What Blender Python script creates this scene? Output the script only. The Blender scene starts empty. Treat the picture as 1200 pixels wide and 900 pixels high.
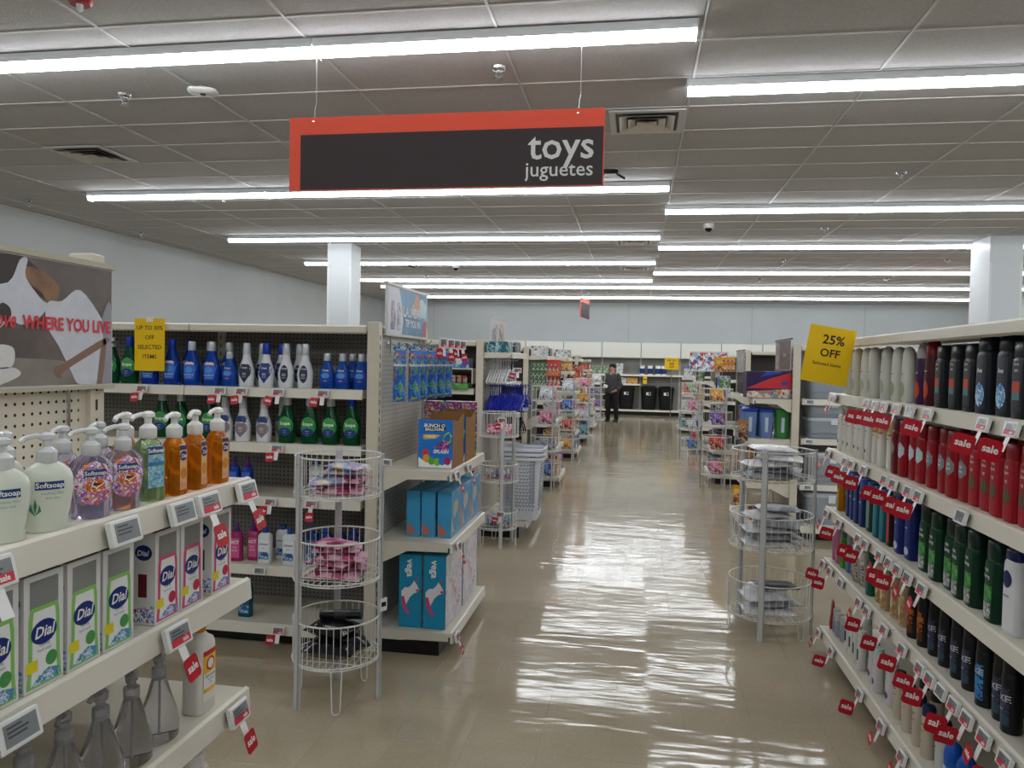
import bpy, bmesh, math, random
from mathutils import Vector, Matrix
R=math.radians; PI=math.pi
scn=bpy.context.scene; COL=scn.collection
random.seed(7)
# ---------------------------------------------------------------- camera
F_PX,YAW,PIT,ROL,ZC=890.0,.1624,.0295,.0202,1.6
r0=Vector((math.cos(YAW),math.sin(YAW),0)); fw=Vector((-math.sin(YAW)*math.cos(PIT),math.cos(YAW)*math.cos(PIT),-math.sin(PIT)))
u0=r0.cross(fw); rt=math.cos(ROL)*r0+math.sin(ROL)*u0; up=-math.sin(ROL)*r0+math.cos(ROL)*u0
cd=bpy.data.cameras.new('camera'); cam=bpy.data.objects.new('camera',cd); COL.objects.link(cam)
cd.sensor_width=36; cd.lens=36*F_PX/1200; cd.clip_start=.05; cd.clip_end=200
cam.matrix_world=Matrix(((rt.x,up.x,-fw.x,0),(rt.y,up.y,-fw.y,0),(rt.z,up.z,-fw.z,ZC),(0,0,0,1)))
scn.camera=cam
# ---------------------------------------------------------------- world, exposure
w=bpy.data.worlds.new('world'); scn.world=w; w.use_nodes=True
w.node_tree.nodes['Background'].inputs[0].default_value=(.8,.85,.9,1); w.node_tree.nodes['Background'].inputs[1].default_value=.15
scn.view_settings.view_transform='Standard'; scn.view_settings.look='None'; scn.view_settings.gamma=1
scn.view_settings.use_curve_mapping=False; scn.view_settings.exposure=0.53
LAMP=15.0      # emission of the ceiling tubes
# ---------------------------------------------------------------- helpers
def lin(c):
    if isinstance(c,str):
        c=[int(c[i:i+2],16)/255 for i in (0,2,4)]
    return [x/12.92 if x<=.04045 else ((x+.055)/1.055)**2.4 for x in c]
MC={}
def M(name,col=None,rough=.45,metal=0,trans=0,ior=1.4,emit=0,coat=0,var=0,vs=8,bump=0,bs=60,alpha=1,spec=.5):
    if name in MC: return MC[name]
    m=bpy.data.materials.new(name); m.use_nodes=True; nt=m.node_tree; b=nt.nodes['Principled BSDF']
    c=lin(col)+[1]
    b.inputs['Base Color'].default_value=c; b.inputs['Roughness'].default_value=rough; b.inputs['Metallic'].default_value=metal
    b.inputs['Transmission Weight'].default_value=trans; b.inputs['IOR'].default_value=ior; b.inputs['Coat Weight'].default_value=coat
    b.inputs['Specular IOR Level'].default_value=spec
    if emit:
        b.inputs['Emission Color'].default_value=c; b.inputs['Emission Strength'].default_value=emit
    if var or bump:
        g=nt.nodes.new('ShaderNodeNewGeometry'); 
        if var:
            n=nt.nodes.new('ShaderNodeTexNoise'); n.inputs['Scale'].default_value=vs; n.inputs['Detail'].default_value=3
            nt.links.new(g.outputs['Position'],n.inputs['Vector'])
            h=nt.nodes.new('ShaderNodeHueSaturation'); h.inputs['Color'].default_value=c
            mr=nt.nodes.new('ShaderNodeMapRange'); mr.inputs['From Min'].default_value=.3; mr.inputs['From Max'].default_value=.7
            mr.inputs['To Min'].default_value=1-var; mr.inputs['To Max'].default_value=1+var
            nt.links.new(n.outputs['Fac'],mr.inputs['Value']); nt.links.new(mr.outputs[0],h.inputs['Value']); nt.links.new(h.outputs[0],b.inputs['Base Color'])
        if bump:
            n=nt.nodes.new('ShaderNodeTexNoise'); n.inputs['Scale'].default_value=bs; n.inputs['Detail'].default_value=2
            nt.links.new(g.outputs['Position'],n.inputs['Vector'])
            bp=nt.nodes.new('ShaderNodeBump'); bp.inputs['Strength'].default_value=bump; bp.inputs['Distance'].default_value=.01
            nt.links.new(n.outputs['Fac'],bp.inputs['Height']); nt.links.new(bp.outputs[0],b.inputs['Normal'])
    MC[name]=m; return m
def PRINT(name,cols,scale=25,rough=.35,stretch=(1,1,1)):
    """printed packaging: irregular patches of ink"""
    if name in MC: return MC[name]
    m=bpy.data.materials.new(name); m.use_nodes=True; nt=m.node_tree; b=nt.nodes['Principled BSDF']
    b.inputs['Roughness'].default_value=rough
    tc=nt.nodes.new('ShaderNodeTexCoord'); mp=nt.nodes.new('ShaderNodeMapping'); mp.inputs['Scale'].default_value=stretch
    v=nt.nodes.new('ShaderNodeTexVoronoi'); v.inputs['Scale'].default_value=scale
    nz=nt.nodes.new('ShaderNodeTexNoise'); nz.inputs['Scale'].default_value=scale*.8
    mx=nt.nodes.new('ShaderNodeMixRGB'); mx.inputs[0].default_value=.12
    nt.links.new(tc.outputs['Object'],mp.inputs[0]); nt.links.new(mp.outputs[0],nz.inputs['Vector'])
    nt.links.new(mp.outputs[0],mx.inputs[1]); nt.links.new(nz.outputs['Color'],mx.inputs[2]); nt.links.new(mx.outputs[0],v.inputs['Vector'])
    sp=nt.nodes.new('ShaderNodeSeparateColor'); nt.links.new(v.outputs['Color'],sp.inputs[0])
    cr=nt.nodes.new('ShaderNodeValToRGB'); cr.color_ramp.interpolation='CONSTANT'
    n=len(cols)
    while len(cr.color_ramp.elements)<n: cr.color_ramp.elements.new(.5)
    for i,c in enumerate(cols):
        cr.color_ramp.elements[i].position=i/n; cr.color_ramp.elements[i].color=lin(c)+[1]
    nt.links.new(sp.outputs[0],cr.inputs[0]); nt.links.new(cr.outputs[0],b.inputs['Base Color'])
    MC[name]=m; return m
def PEG(name,col,hole,pitch=.0254,rad=.2,rough=.5):
    """painted pegboard sheet: round holes on a regular pitch (object x / z)"""
    if name in MC: return MC[name]
    m=bpy.data.materials.new(name); m.use_nodes=True; nt=m.node_tree; b=nt.nodes['Principled BSDF']; b.inputs['Roughness'].default_value=rough
    tc=nt.nodes.new('ShaderNodeTexCoord'); sx=nt.nodes.new('ShaderNodeSeparateXYZ'); nt.links.new(tc.outputs['Object'],sx.inputs[0])
    def mth(op,a,bv=None):
        k=nt.nodes.new('ShaderNodeMath'); k.operation=op
        for i,q in enumerate((a,bv)):
            if q is None: continue
            if isinstance(q,(int,float)): k.inputs[i].default_value=q
            else: nt.links.new(q,k.inputs[i])
        return k.outputs[0]
    d=[]
    for ax in ('X','Z'):
        f=mth('FRACT',mth('MULTIPLY',sx.outputs[ax],1/pitch)); d.append(mth('POWER',mth('SUBTRACT',f,.5),2))
    s=mth('LESS_THAN',mth('ADD',d[0],d[1]),rad*rad)
    mx=nt.nodes.new('ShaderNodeMixRGB'); mx.inputs[1].default_value=lin(col)+[1]; mx.inputs[2].default_value=lin(hole)+[1]
    nt.links.new(s,mx.inputs[0]); nt.links.new(mx.outputs[0],b.inputs['Base Color'])
    MC[name]=m; return m
class G:
    """collects geometry for one mesh"""
    def __init__(s): s.v=[]; s.f=[]; s.smooth=False
    def add(s,v,f):
        o=len(s.v); s.v+=[tuple(p) for p in v]; s.f+=[tuple(i+o for i in q) for q in f]; return s
    def box(s,x0,x1,y0,y1,z0,z1):
        v=[(x,y,z) for x in (x0,x1) for y in (y0,y1) for z in (z0,z1)]
        return s.add(v,[(0,1,3,2),(4,6,7,5),(0,4,5,1),(2,3,7,6),(0,2,6,4),(1,5,7,3)])
    def cbox(s,cx,cy,cz,w,d,h,bev=0):
        if not bev: return s.box(cx-w/2,cx+w/2,cy-d/2,cy+d/2,cz-h/2,cz+h/2)
        b=bev; W,D,H=w/2,d/2,h/2
        def ring(z,e): return [(cx-W+e,cy-D+b if 0 else cy-D+e,z),(cx+W-e,cy-D+e,z),(cx+W-e,cy+D-e,z),(cx-W+e,cy+D-e,z)]
        v=ring(cz-H,b)+ring(cz-H+b,0)+ring(cz+H-b,0)+ring(cz+H,b)
        f=[(3,2,1,0),(12,13,14,15)]
        for k in range(3):
            for i in range(4): j=(i+1)%4; f.append((k*4+i,k*4+j,k*4+4+j,k*4+4+i))
        return s.add(v,f)
    def prism(s,poly,y0,y1):
        """polygon in x,z extruded along y"""
        n=len(poly); v=[(x,y0,z) for x,z in poly]+[(x,y1,z) for x,z in poly]
        f=[tuple(range(n)),tuple(range(2*n-1,n-1,-1))]+[((i+1)%n,i,i+n,(i+1)%n+n) for i in range(n)]
        return s.add(v,f)
    def prismx(s,poly,x0,x1):
        """polygon in y,z extruded along x"""
        n=len(poly); v=[(x0,y,z) for y,z in poly]+[(x1,y,z) for y,z in poly]
        f=[tuple(range(n)),tuple(range(2*n-1,n-1,-1))]+[((i+1)%n,i,i+n,(i+1)%n+n) for i in range(n)]
        return s.add(v,f)
    def loft(s,secs,seg=20,cap=True):
        """sections (z, half width, half depth, exponent[, x offset, y offset])"""
        v=[];f=[]
        for q in secs:
            z,a,b=q[:3]; n=q[3] if len(q)>3 else 2; ox=q[4] if len(q)>4 else 0; oy=q[5] if len(q)>5 else 0
            for i in range(seg):
                t=2*PI*(i+.5)/seg; c,sn=math.cos(t),math.sin(t)
                v.append((ox+a*math.copysign(abs(c)**(2/n),c),oy+b*math.copysign(abs(sn)**(2/n),sn),z))
        for k in range(len(secs)-1):
            for i in range(seg):
                j=(i+1)%seg; f.append((k*seg+i,k*seg+j,(k+1)*seg+j,(k+1)*seg+i))
        if cap:
            f.append(tuple(range(seg-1,-1,-1))); f.append(tuple(range((len(secs)-1)*seg,len(secs)*seg)))
        s.smooth=True; return s.add(v,f)
    def tube(s,pts,r,seg=6,closed=False):
        pts=[Vector(p) for p in pts]; n=len(pts); v=[];f=[]
        for i,p in enumerate(pts):
            if closed: t=pts[(i+1)%n]-pts[i-1]
            else: t=pts[min(i+1,n-1)]-pts[max(i-1,0)]
            t.normalize(); a=t.cross(Vector((0,0,1)) if abs(t.z)<.9 else Vector((1,0,0))).normalized(); b=t.cross(a)
            for k in range(seg): q=2*PI*k/seg; v.append(p+a*r*math.cos(q)+b*r*math.sin(q))
        for i in range(n if closed else n-1):
            for k in range(seg):
                l=(k+1)%seg; i2=(i+1)%n; f.append((i*seg+k,i*seg+l,i2*seg+l,i2*seg+k))
        if not closed: f+= [tuple(range(seg-1,-1,-1)),tuple(range((n-1)*seg,n*seg))]
        return s.add(v,f)
    def ring(s,cx,cy,z,rx,r,n=40,seg=5,ry=None):
        ry=rx if ry is None else ry
        return s.tube([(cx+rx*math.cos(2*PI*i/n),cy+ry*math.sin(2*PI*i/n),z) for i in range(n)],r,seg,True)
    def flat(s,poly,y=0):
        """flat polygon in x,z facing -y"""
        return s.add([(x,y,z) for x,z in poly],[tuple(range(len(poly)))])
    def mesh(s,name,mat,smooth=None):
        me=bpy.data.meshes.new(name); me.from_pydata(s.v,[],s.f)
        me.materials.append(mat)
        if s.smooth if smooth is None else smooth:
            me.shade_smooth(); me.set_sharp_from_angle(angle=R(40))
        return me
def fixn(me):
    bm=bmesh.new(); bm.from_mesh(me); bmesh.ops.recalc_face_normals(bm,faces=bm.faces); bm.to_mesh(me); bm.free(); return me
TX={}
def textgeo(s,size,bold=0,shear=0,align='CENTER',sx=1):
    k=(s,bold,shear,align)
    if k not in TX:
        cu=bpy.data.curves.new('t','FONT'); cu.body=s; cu.size=1; cu.resolution_u=2; cu.offset=bold; cu.shear=shear; cu.align_x=align
        cu.fill_mode='FRONT'
        o=bpy.data.objects.new('t',cu); me=bpy.data.meshes.new_from_object(o); bpy.data.objects.remove(o); bpy.data.curves.remove(cu)
        TX[k]=([tuple(v.co) for v in me.vertices],[tuple(p.vertices) for p in me.polygons]); bpy.data.meshes.remove(me)
    v,f=TX[k]
    return [(x*size*sx,y*size) for x,y,_ in v],f
def text_into(g,s,size,x,z,y=0,**kw):
    v,f=textgeo(s,size,**kw); g.add([(x+a,y,z+b) for a,b in v],f); return g
# --- things: a part is (name, mesh, children, loc, rot)
def P(name,me,kids=(),loc=None,rot=None,label=None): return (name,me,kids,loc,rot,label)
def ob(name,me,parent=None,loc=None,rot=None):
    o=bpy.data.objects.new(name,me); COL.objects.link(o)
    if parent is not None: o.parent=parent
    if loc is not None: o.location=loc
    if rot is not None: o.rotation_euler=rot
    return o
def hang(parts,par):
    for n,me,kids,loc,rot,lab in parts:
        o=ob(n,me,par,loc,rot)
        if lab: o['label']=lab
        hang(kids,o)
USED={}
def tag(o,label,cat,group=None,kind=None):
    if label: o['label']=label
    if cat: o['category']=cat
    if group: o['group']=group
    if kind: o['kind']=kind
    return o
def thing(name,parts,label,cat,loc=(0,0,0),rot=0,group=None,kind=None):
    """parts: list of P, or one mesh"""
    if isinstance(parts,bpy.types.Mesh): o=ob(name,parts)
    else:
        o=ob(name,None); o.empty_display_size=.05; hang(parts,o)
    o.location=loc; o.rotation_euler=(0,0,rot) if isinstance(rot,(int,float)) else rot
    return tag(o,label,cat,group,kind)
ORD='first second third fourth fifth sixth seventh eighth ninth tenth eleventh twelfth thirteenth fourteenth fifteenth sixteenth seventeenth eighteenth nineteenth twentieth twenty-first twenty-second twenty-third twenty-fourth'.split()
def struct(name,me,parent=None,loc=None,kind='structure'):
    o=ob(name,me,parent,loc)
    if parent is None: o['kind']=kind
    return o
# ---------------------------------------------------------------- room
ZCEIL=3.6; XL,XR,YB,YF=-8.6,10.1,-5.5,25.3
def floor_mat(name):
    m=bpy.data.materials.new(name); m.use_nodes=True; nt=m.node_tree; b=nt.nodes['Principled BSDF']; N=nt.nodes.new; L=nt.links.new
    g=N('ShaderNodeNewGeometry')
    n1=N('ShaderNodeTexNoise'); n1.inputs['Scale'].default_value=1.3; n1.inputs['Detail'].default_value=4; L(g.outputs['Position'],n1.inputs['Vector'])
    n2=N('ShaderNodeTexNoise'); n2.inputs['Scale'].default_value=70; n2.inputs['Detail'].default_value=3; L(g.outputs['Position'],n2.inputs['Vector'])
    ad=N('ShaderNodeMath'); ad.operation='ADD'; mu=N('ShaderNodeMath'); mu.operation='MULTIPLY'; mu.inputs[1].default_value=.55
    L(n2.outputs['Fac'],mu.inputs[0]); L(n1.outputs['Fac'],ad.inputs[0]); L(mu.outputs[0],ad.inputs[1])
    cr=N('ShaderNodeValToRGB'); cr.color_ramp.elements[0].position=.45; cr.color_ramp.elements[0].color=lin('9c8e76')+[1]
    cr.color_ramp.elements[1].position=1.05; cr.color_ramp.elements[1].color=lin('b4a78f')+[1]
    L(ad.outputs[0],cr.inputs[0]); L(cr.outputs[0],b.inputs['Base Color'])
    mp=N('ShaderNodeMapping'); mp.inputs['Scale'].default_value=(.8,3.2,1); L(g.outputs['Position'],mp.inputs[0])
    n3=N('ShaderNodeTexNoise'); n3.inputs['Scale'].default_value=2.2; n3.inputs['Detail'].default_value=2.5; L(mp.outputs[0],n3.inputs['Vector'])
    bp=N('ShaderNodeBump'); bp.inputs['Strength'].default_value=.075; bp.inputs['Distance'].default_value=.05; L(n3.outputs['Fac'],bp.inputs['Height'])
    L(bp.outputs[0],b.inputs['Normal'])
    mr=N('ShaderNodeMapRange'); mr.inputs['To Min'].default_value=.04; mr.inputs['To Max'].default_value=.14; L(n1.outputs['Fac'],mr.inputs['Value']); L(mr.outputs[0],b.inputs['Roughness'])
    b.inputs['Specular IOR Level'].default_value=.58
    return m
FLM=floor_mat('waxed_vinyl_tile')
floor=struct('floor',G().box(XL,XR,YB,YF,-.1,-.003).mesh('floor',M('floor_joint','8d8271',.6)))
def inview(x,y,z):
    p=Vector((x,y,z-ZC)); d=p.dot(fw)
    if d<.3: return None
    a=600+F_PX*p.dot(rt)/d; b=450-F_PX*p.dot(up)/d
    return d if -60<a<1260 and -40<b<940 else None
TS=.305
ft=[]
for i in range(int((XR-XL)/TS)):
    for j in range(int((YF-YB)/TS)):
        ft.append((XL+(i+.5)*TS,YB+(j+.5)*TS))
def pick(cells,z,lo,hi):
    vis=[]
    for c in cells:
        d=inview(c[0],c[1],z)
        if d and lo(c): vis.append((d,c))
    vis.sort(); return set(c for d,c in vis[:hi])
near=pick(ft,0,lambda c:-1.4<c[0]<1.25 and c[1]>2.3 or (-3.2<c[0]<=-1.4 and 2.2<c[1]<4.0),300)
tm=G().cbox(0,0,-.0015,TS-.0006,TS-.0006,.003,.0003).mesh('floor_tile',FLM)
rest=G()
for c in ft:
    if c in near: ob('floor_tile',tm,floor,(c[0],c[1],0))
    else:
        h=TS/2-.0003; rest.add([(c[0]-h,c[1]-h,0),(c[0]+h,c[1]-h,0),(c[0]+h,c[1]+h,0),(c[0]-h,c[1]+h,0)],[(0,1,2,3)])
o=ob('floor_tiles',rest.mesh('floor_tiles',FLM),floor); o['kind']='stuff'
# ceiling: mineral tiles in a white T-bar grid
CTM=M('ceiling_tile','bdbab9',.95,var=.08,vs=60,bump=.25,bs=120,spec=.05)
ceil=struct('ceiling',G().box(XL,XR,YB,YF,ZCEIL+.05,ZCEIL+.1).mesh('ceiling',M('ceiling_void','6a6661',.9)))
TWx,TWy=1.22,.61
cx=[.34+TWx*k for k in range(-8,9)]; cyl=[4.86+TWy*k for k in range(-17,35)]
cells=[]
for a in cx[:-1]:
    for b in cyl[:-1]:
        x,y=a+TWx/2,b+TWy/2
        if XL-.61<x<XR+.6 and YB-.3<y<YF+.3: cells.append((x,y))
near=pick(cells,ZCEIL,lambda c:True,300)
g=G().cbox(0,0,.012,TWx-.02,TWy-.02,.014,.003)
ctm=g.mesh('ceiling_tile',CTM); rest=G()
for c in cells:
    if c in near: ob('ceiling_tile',ctm,ceil,(c[0],c[1],ZCEIL))
    else:
        a,b=TWx/2-.01,TWy/2-.01; z=ZCEIL+.005
        rest.add([(c[0]-a,c[1]+b,z),(c[0]+a,c[1]+b,z),(c[0]+a,c[1]-b,z),(c[0]-a,c[1]-b,z)],[(0,1,2,3)])
o=ob('ceiling_tiles',rest.mesh('ceiling_tiles',CTM),ceil); o['kind']='stuff'
GRM=M('grid_white','cbc9c8',.5)
g=G()
for a in cx:
    if XL<a<XR: g.box(a-.008,a+.008,YB,YF,ZCEIL-.002,ZCEIL+.03)
for b in cyl:
    if YB<b<YF: g.box(XL,XR,b-.008,b+.008,ZCEIL-.001,ZCEIL+.03)
ob('ceiling_grid',g.mesh('ceiling_grid',GRM),ceil)
# walls
WM=M('wall_paint','ccd0d0',.6,var=.03,vs=1.2)
struct('wall_left',G().box(XL-.15,XL,YB,YF,0,ZCEIL+.1).mesh('wall_left',WM))
wf=struct('wall_far',G().box(XL,XR,YF,YF+.15,0,ZCEIL+.1).mesh('wall_far',WM))
for k,x in enumerate((-6.9,-.3,3.6,7)):
    ob('joint_strip',G().box(-.012,.012,-.006,0,1.5,ZCEIL).mesh('joint_strip',M('wall_joint','b9bfc2',.6)),wf,(x,YF,0))
struct('wall_right',G().box(XR,XR+.15,YB,YF,0,ZCEIL+.1).mesh('wall_right',WM))
struct('wall_back',G().box(XL,XR,YB-.15,YB,0,ZCEIL+.1).mesh('wall_back',WM))
struct('trim_1',G().box(XL,XL+.025,YB,YF,ZCEIL-.03,ZCEIL).mesh('trim_1',GRM))
struct('trim_2',G().box(XL,XR,YF-.025,YF,ZCEIL-.03,ZCEIL).mesh('trim_2',GRM))
CM=M('column_paint','d6dadc',.45)
def column(x0,x1,y0,y1,label):
    g=G().cbox(0,0,ZCEIL/2,x1-x0,y1-y0,ZCEIL,.012)
    kids=[P('column_shaft',g.mesh('column_shaft',CM)),P('base_collar',G().cbox(0,0,.06,x1-x0+.03,y1-y0+.03,.12,.01).mesh('base_collar',M('collar','4a4a4a',.5)))]
    for sx in (-1,1):
        kids.append(P('corner_guard',G().box(sx*(x1-x0)/2-(.035 if sx>0 else -.0), sx*(x1-x0)/2+(0 if sx>0 else .035),-(y1-y0)/2-.004,-(y1-y0)/2,.12,3.2).mesh('corner_guard',M('guard_white','e2e5e6',.35))))
    thing('support_column',kids,label,'column',((x0+x1)/2,(y0+y1)/2,0),0,'support columns',None)
column(-5.37,-4.93,12.6,13.05,'white square column standing behind the mouthwash aisle on the left')
column(5.08,5.53,12.2,12.85,'white square column rising behind the shampoo shelves on the right')
# ---------------------------------------------------------------- ceiling lights
HOUS=M('light_housing','d9dcde',.4); DIF=M('light_diffuser','f4faff',.5,emit=LAMP)
SEG=2.36
hm=G().prismx([(-.062,.0),(.062,.0),(.062,-.03),(.05,-.055),(-.05,-.055),(-.062,-.03)],-SEG/2+.004,SEG/2-.004).mesh('housing',HOUS)
pr=[(.052*math.cos(a),-.05-.05*math.sin(a)) for a in [PI*k/8 for k in range(9)]]
dm=G().prismx(pr,-SEG/2+.006,SEG/2-.006).mesh('diffuser',DIF)
em=G().prismx([(-.064,.0),(.064,.0),(.064,-.05),(.05,-.104),(-.05,-.104),(-.064,-.05)],-.005,.005).mesh('end_cap',M('lamp_endcap','c9ccce',.4))
cm=G().tube([(0,-.066,-.0),(0,-.066,-.06),(.03,-.03,-.112),(.03,.03,-.112),(0,.066,-.06),(0,.066,0)],.0022,5).mesh('wire_clip',M('clip_wire','b4b7b9',.3,.8))
def light(x,y,label,grp,ends):
    ps=[P('housing',hm),P('diffuser',dm)]
    for e in ends: ps.append(P('end_cap',em,(),(e*SEG/2,0,0)))
    if 1 not in ends: ps.append(P('wire_clip',cm,(),(SEG/2-.0,0,0)))
    thing('strip_light',ps,label,'light',(x,y,ZCEIL-.001),0,grp)
LR=[4.6,8.55,11.84,14.8,17.9]; RR=[5.55,9.85,12.87,16.4]; FR=[19.5,22.5]; BL=[.7,-3.2]; BR=[1.4,-2.8]
def rowl(ys,x0,n,side,what,fromend):
    for i,y in enumerate(ys):
        for k in range(n):
            e=[]
            if k==0: e.append(-1)
            if k==n-1: e.append(1)
            light(x0+SEG*(k+.5),y,f'{ORD[n-1-k] if side=="left" else ORD[k]} tube from the aisle in the {ORD[i]} {what} light row' if side!='far' else f'{ORD[k]} tube from the left in the {("second last","last")[i]} light row',f'strip lights {side}',e)
rowl(LR,.3-3*SEG,3,'left','left','')
rowl(RR,.3,4,'right','right','')
rowl(FR,.3-3*SEG,7,'far','','')
for i,(ys,x0,n) in enumerate(((BL,.3-3*SEG,3),(BR,.3,4))):
    for j,y in enumerate(ys):
        for k in range(n): light(x0+SEG*(k+.5),y,f'{ORD[k]} {("left","right")[i]} tube in {ORD[j]} light row behind the camera','strip lights behind the camera',[])
# ---------------------------------------------------------------- ceiling devices
CHR=M('chrome','c8c8c8',.25,1); WPL=M('white_plastic','e6e6e2',.4); BLK=M('black_plastic','141414',.4)
spr=[P('escutcheon',G().loft([(0,.038,.038),(-.012,.034,.034),(-.018,.02,.02)],14).mesh('escutcheon',CHR)),
     P('frame',G().tube([(.014,0,-.018),(.016,0,-.04),(0,0,-.058)],.0035).tube([(-.014,0,-.018),(-.016,0,-.04),(0,0,-.058)],.0035).tube([(0,0,-.01),(0,0,-.03)],.011,8).mesh('frame',CHR)),
     P('deflector',G().loft([(-.058,.022,.022),(-.062,.022,.022)],12).mesh('deflector',CHR))]
spl=[((588,88),'sprinkler head above the toys sign'),((16,116),'sprinkler head nearest the red alarm, below the first light row'),((261,222),'sprinkler head beside the second left light row'),((14,230),'sprinkler head close to the left wall, nearest one'),((188,278),'sprinkler head close to the left wall, farther one'),
 ((383,277),'sprinkler head above the left column'),((668,275),'sprinkler head at the third left light row near the aisle'),((460,309),'sprinkler head at the fourth left light row, left one'),((682,308),'sprinkler head at the fourth left light row near the aisle'),((1054,212),'sprinkler head in front of the second right light row'),((966,272),'sprinkler head behind the second right light row'),
 ((912,308),'sprinkler head between third and fourth right light rows'),((1121,308),'sprinkler head left of the right column'),((882,330),'sprinkler head above the far end of the right lights, left one'),((1049,330),'sprinkler head above the far end of the right lights, right one'),((508,329),'sprinkler head behind the laundry banner')]
SPW=[(-.976,5.14),(-3.95,5.35),(-5.12,8.8),(-7.95,8.9),(-8.1,11.4),(-5.15,12.2),(-1.35,12.05),(-5.2,15.1),(-1.4,15.1),(2.6,8.3),(2.6,11.5),(2.65,14.9),(5.5,14.9),(2.7,18.0),(5.4,18.0),(-5.0,17.55)]
for (px,l),(x,y) in zip(spl,SPW): thing('sprinkler_head',spr,l,'sprinkler',(x,y,ZCEIL),0,'ceiling sprinklers').scale=(1.35,1.35,1.35)
def vent(x,y,label):
    ps=[P('frame',G().box(-.3,.3,-.3,-.25,-.012,0).box(-.3,.3,.25,.3,-.012,0).box(-.3,-.25,-.25,.25,-.012,0).box(.25,.3,-.25,.25,-.012,0).mesh('vent_frame',GRM))]
    for k,s in enumerate((.22,.15,.08)):
        g=G()
        for a in range(4):
            c,sn=math.cos(a*PI/2),math.sin(a*PI/2)
            q=[(-s,-s,-.03),(s,-s,-.03),(s-.062,-s+.062,0),(-s+.062,-s+.062,0)]
            g.add([(x_*c-y_*sn,x_*sn+y_*c,z_+.0) for x_,y_,z_ in q],[(0,1,2,3)])
        ps.append(P('louver',g.mesh('louver',M('louver_paint','d6d2c6',.35))))
    ps.append(P('duct',G().box(-.245,.245,-.245,.245,-.003,-.001).mesh('duct',BLK)))
    thing('air_vent',ps,label,'vent',(x,y,ZCEIL-.003),0,'ceiling air vents')
vent(.03,6.4,'square ceiling air diffuser right of the toys sign')
vent(-5.45,6.9,'square ceiling air diffuser near the left wall')
vent(-.1,12.6,'square ceiling air diffuser behind the third left light row')
vent(-5.0,15.7,'square ceiling air diffuser right of the left column')
vent(-.1,16.1,'square ceiling air diffuser far down the aisle')
# wireless access point / smoke detector / exit lamp / alarm / dome cameras
thing('ceiling_sensor',[P('body',G().loft([(0,.03,.03,3),(-.02,.1,.075,4),(-.035,.105,.08,4),(-.05,.085,.06,4)],20).mesh('body',WPL)),P('lens',G().loft([(-.05,.022,.022),(-.056,.018,.018)],12).mesh('lens',M('dark_lens','303030',.2))),P('bracket',G().tube([(-.02,.02,0),(-.02,.02,.03)],.006).mesh('bracket',M('yellow_clip','b0a020',.4)))],'flat white wireless sensor under the first light row','sensor',(-3.2,5.2,ZCEIL-.03),.3)
thing('twin_head_lamp',[P('base',G().cbox(0,0,-.02,.16,.1,.04,.008).mesh('base',BLK)),P('lamp',G().tube([(-.06,0,-.03),(-.15,-.02,-.09)],.013).mesh('lamp',BLK)),P('lamp',G().tube([(.06,0,-.03),(.15,-.02,-.09)],.013).mesh('lamp',BLK))],'black twin head emergency lamp right of the toys sign','lamp',(-.32,8.0,ZCEIL))
thing('fire_alarm',[P('body',G().loft([(0,.07,.07),(-.03,.07,.07),(-.05,.055,.055)],18).mesh('body',M('alarm_red','a01c1c',.35))),P('strobe',G().loft([(-.05,.02,.02),(-.08,.018,.018),(-.09,.008,.008)],12).mesh('strobe',M('strobe_clear','e8e8e8',.2)))],'dark red ceiling fire alarm at the top left corner','alarm',(-3.13,3.86,ZCEIL))
def dome(x,y,label): thing('dome_camera',[P('housing',G().loft([(0,.075,.075),(-.05,.075,.075),(-.065,.06,.06)],18).mesh('housing',WPL)),P('dome',G().loft([(-.062,.056,.056),(-.085,.05,.05),(-.105,.032,.032),(-.113,.01,.01)],16).mesh('dome',M('dome_black','0c0c0c',.08)))],label,'camera',(x,y,ZCEIL),0,'dome cameras')
dome(.95,11.1,'dome security camera below the second right light row'); dome(-3.8,15.6,'dome security camera below the fourth left light row')
thing('wall_speaker',[P('cabinet',G().cbox(0,0,0,.22,.18,.3,.03).mesh('cabinet',BLK)),P('bracket',G().tube([(0,.09,0),(0,.3,.1)],.015).mesh('bracket',BLK))],'small black speaker high on the far wall, left side','speaker',(-7.65,YF-.3,3.2),.3)
# ---------------------------------------------------------------- hanging signs
SRED=M('sign_red','ff6148',.5); SDK=M('sign_brown','43383a',.55); LWH=M('letter_white','f0f0ee',.5)
def aisle_sign(x,y,z0,W,H,rot,label,words,grp=None,wire=None):
    ps=[P('panel',G().box(-W/2,W/2,0,.012,0,H).mesh('panel',SRED)),
        P('field',G().box(-W/2+.075,W/2-.006,-.003,.0,.004,H-.11).mesh('field',SDK))]
    g=G()
    for t,s,xx,zz,b in words: text_into(g,t,s,xx,zz,-.0045,align='RIGHT',bold=b)
    if words: ps.append(P('lettering',g.mesh('lettering',LWH)))
    for sx in (-1,1):
        xw=sx*W/2-sx*.16
        top=(wire if wire else ZCEIL)-z0
        ps.append(P('hanging_wire',G().tube([(xw,.006,H-.03),(xw+.005,.004,H+.05),(xw+.012,.01,H+.09),(xw+.012,.006,top)],.0022,5).mesh('hanging_wire',M('sign_wire','c9c9c9',.3,.7))))
        ps.append(P('eyelet',G().ring(xw,-.002,H-.03,.008,.003,10,5).mesh('eyelet',CHR)))
    return thing('aisle_sign',ps,label,'sign',(x,y,z0),rot,grp)
aisle_sign(-1.225,4.6,2.665,2.0,.46,0,'long red and dark brown hanging sign for toys and juguetes',[('toys',.235,.945,.165,.012),('juguetes',.125,.94,.06,.006)],'aisle signs',3.494)
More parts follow.
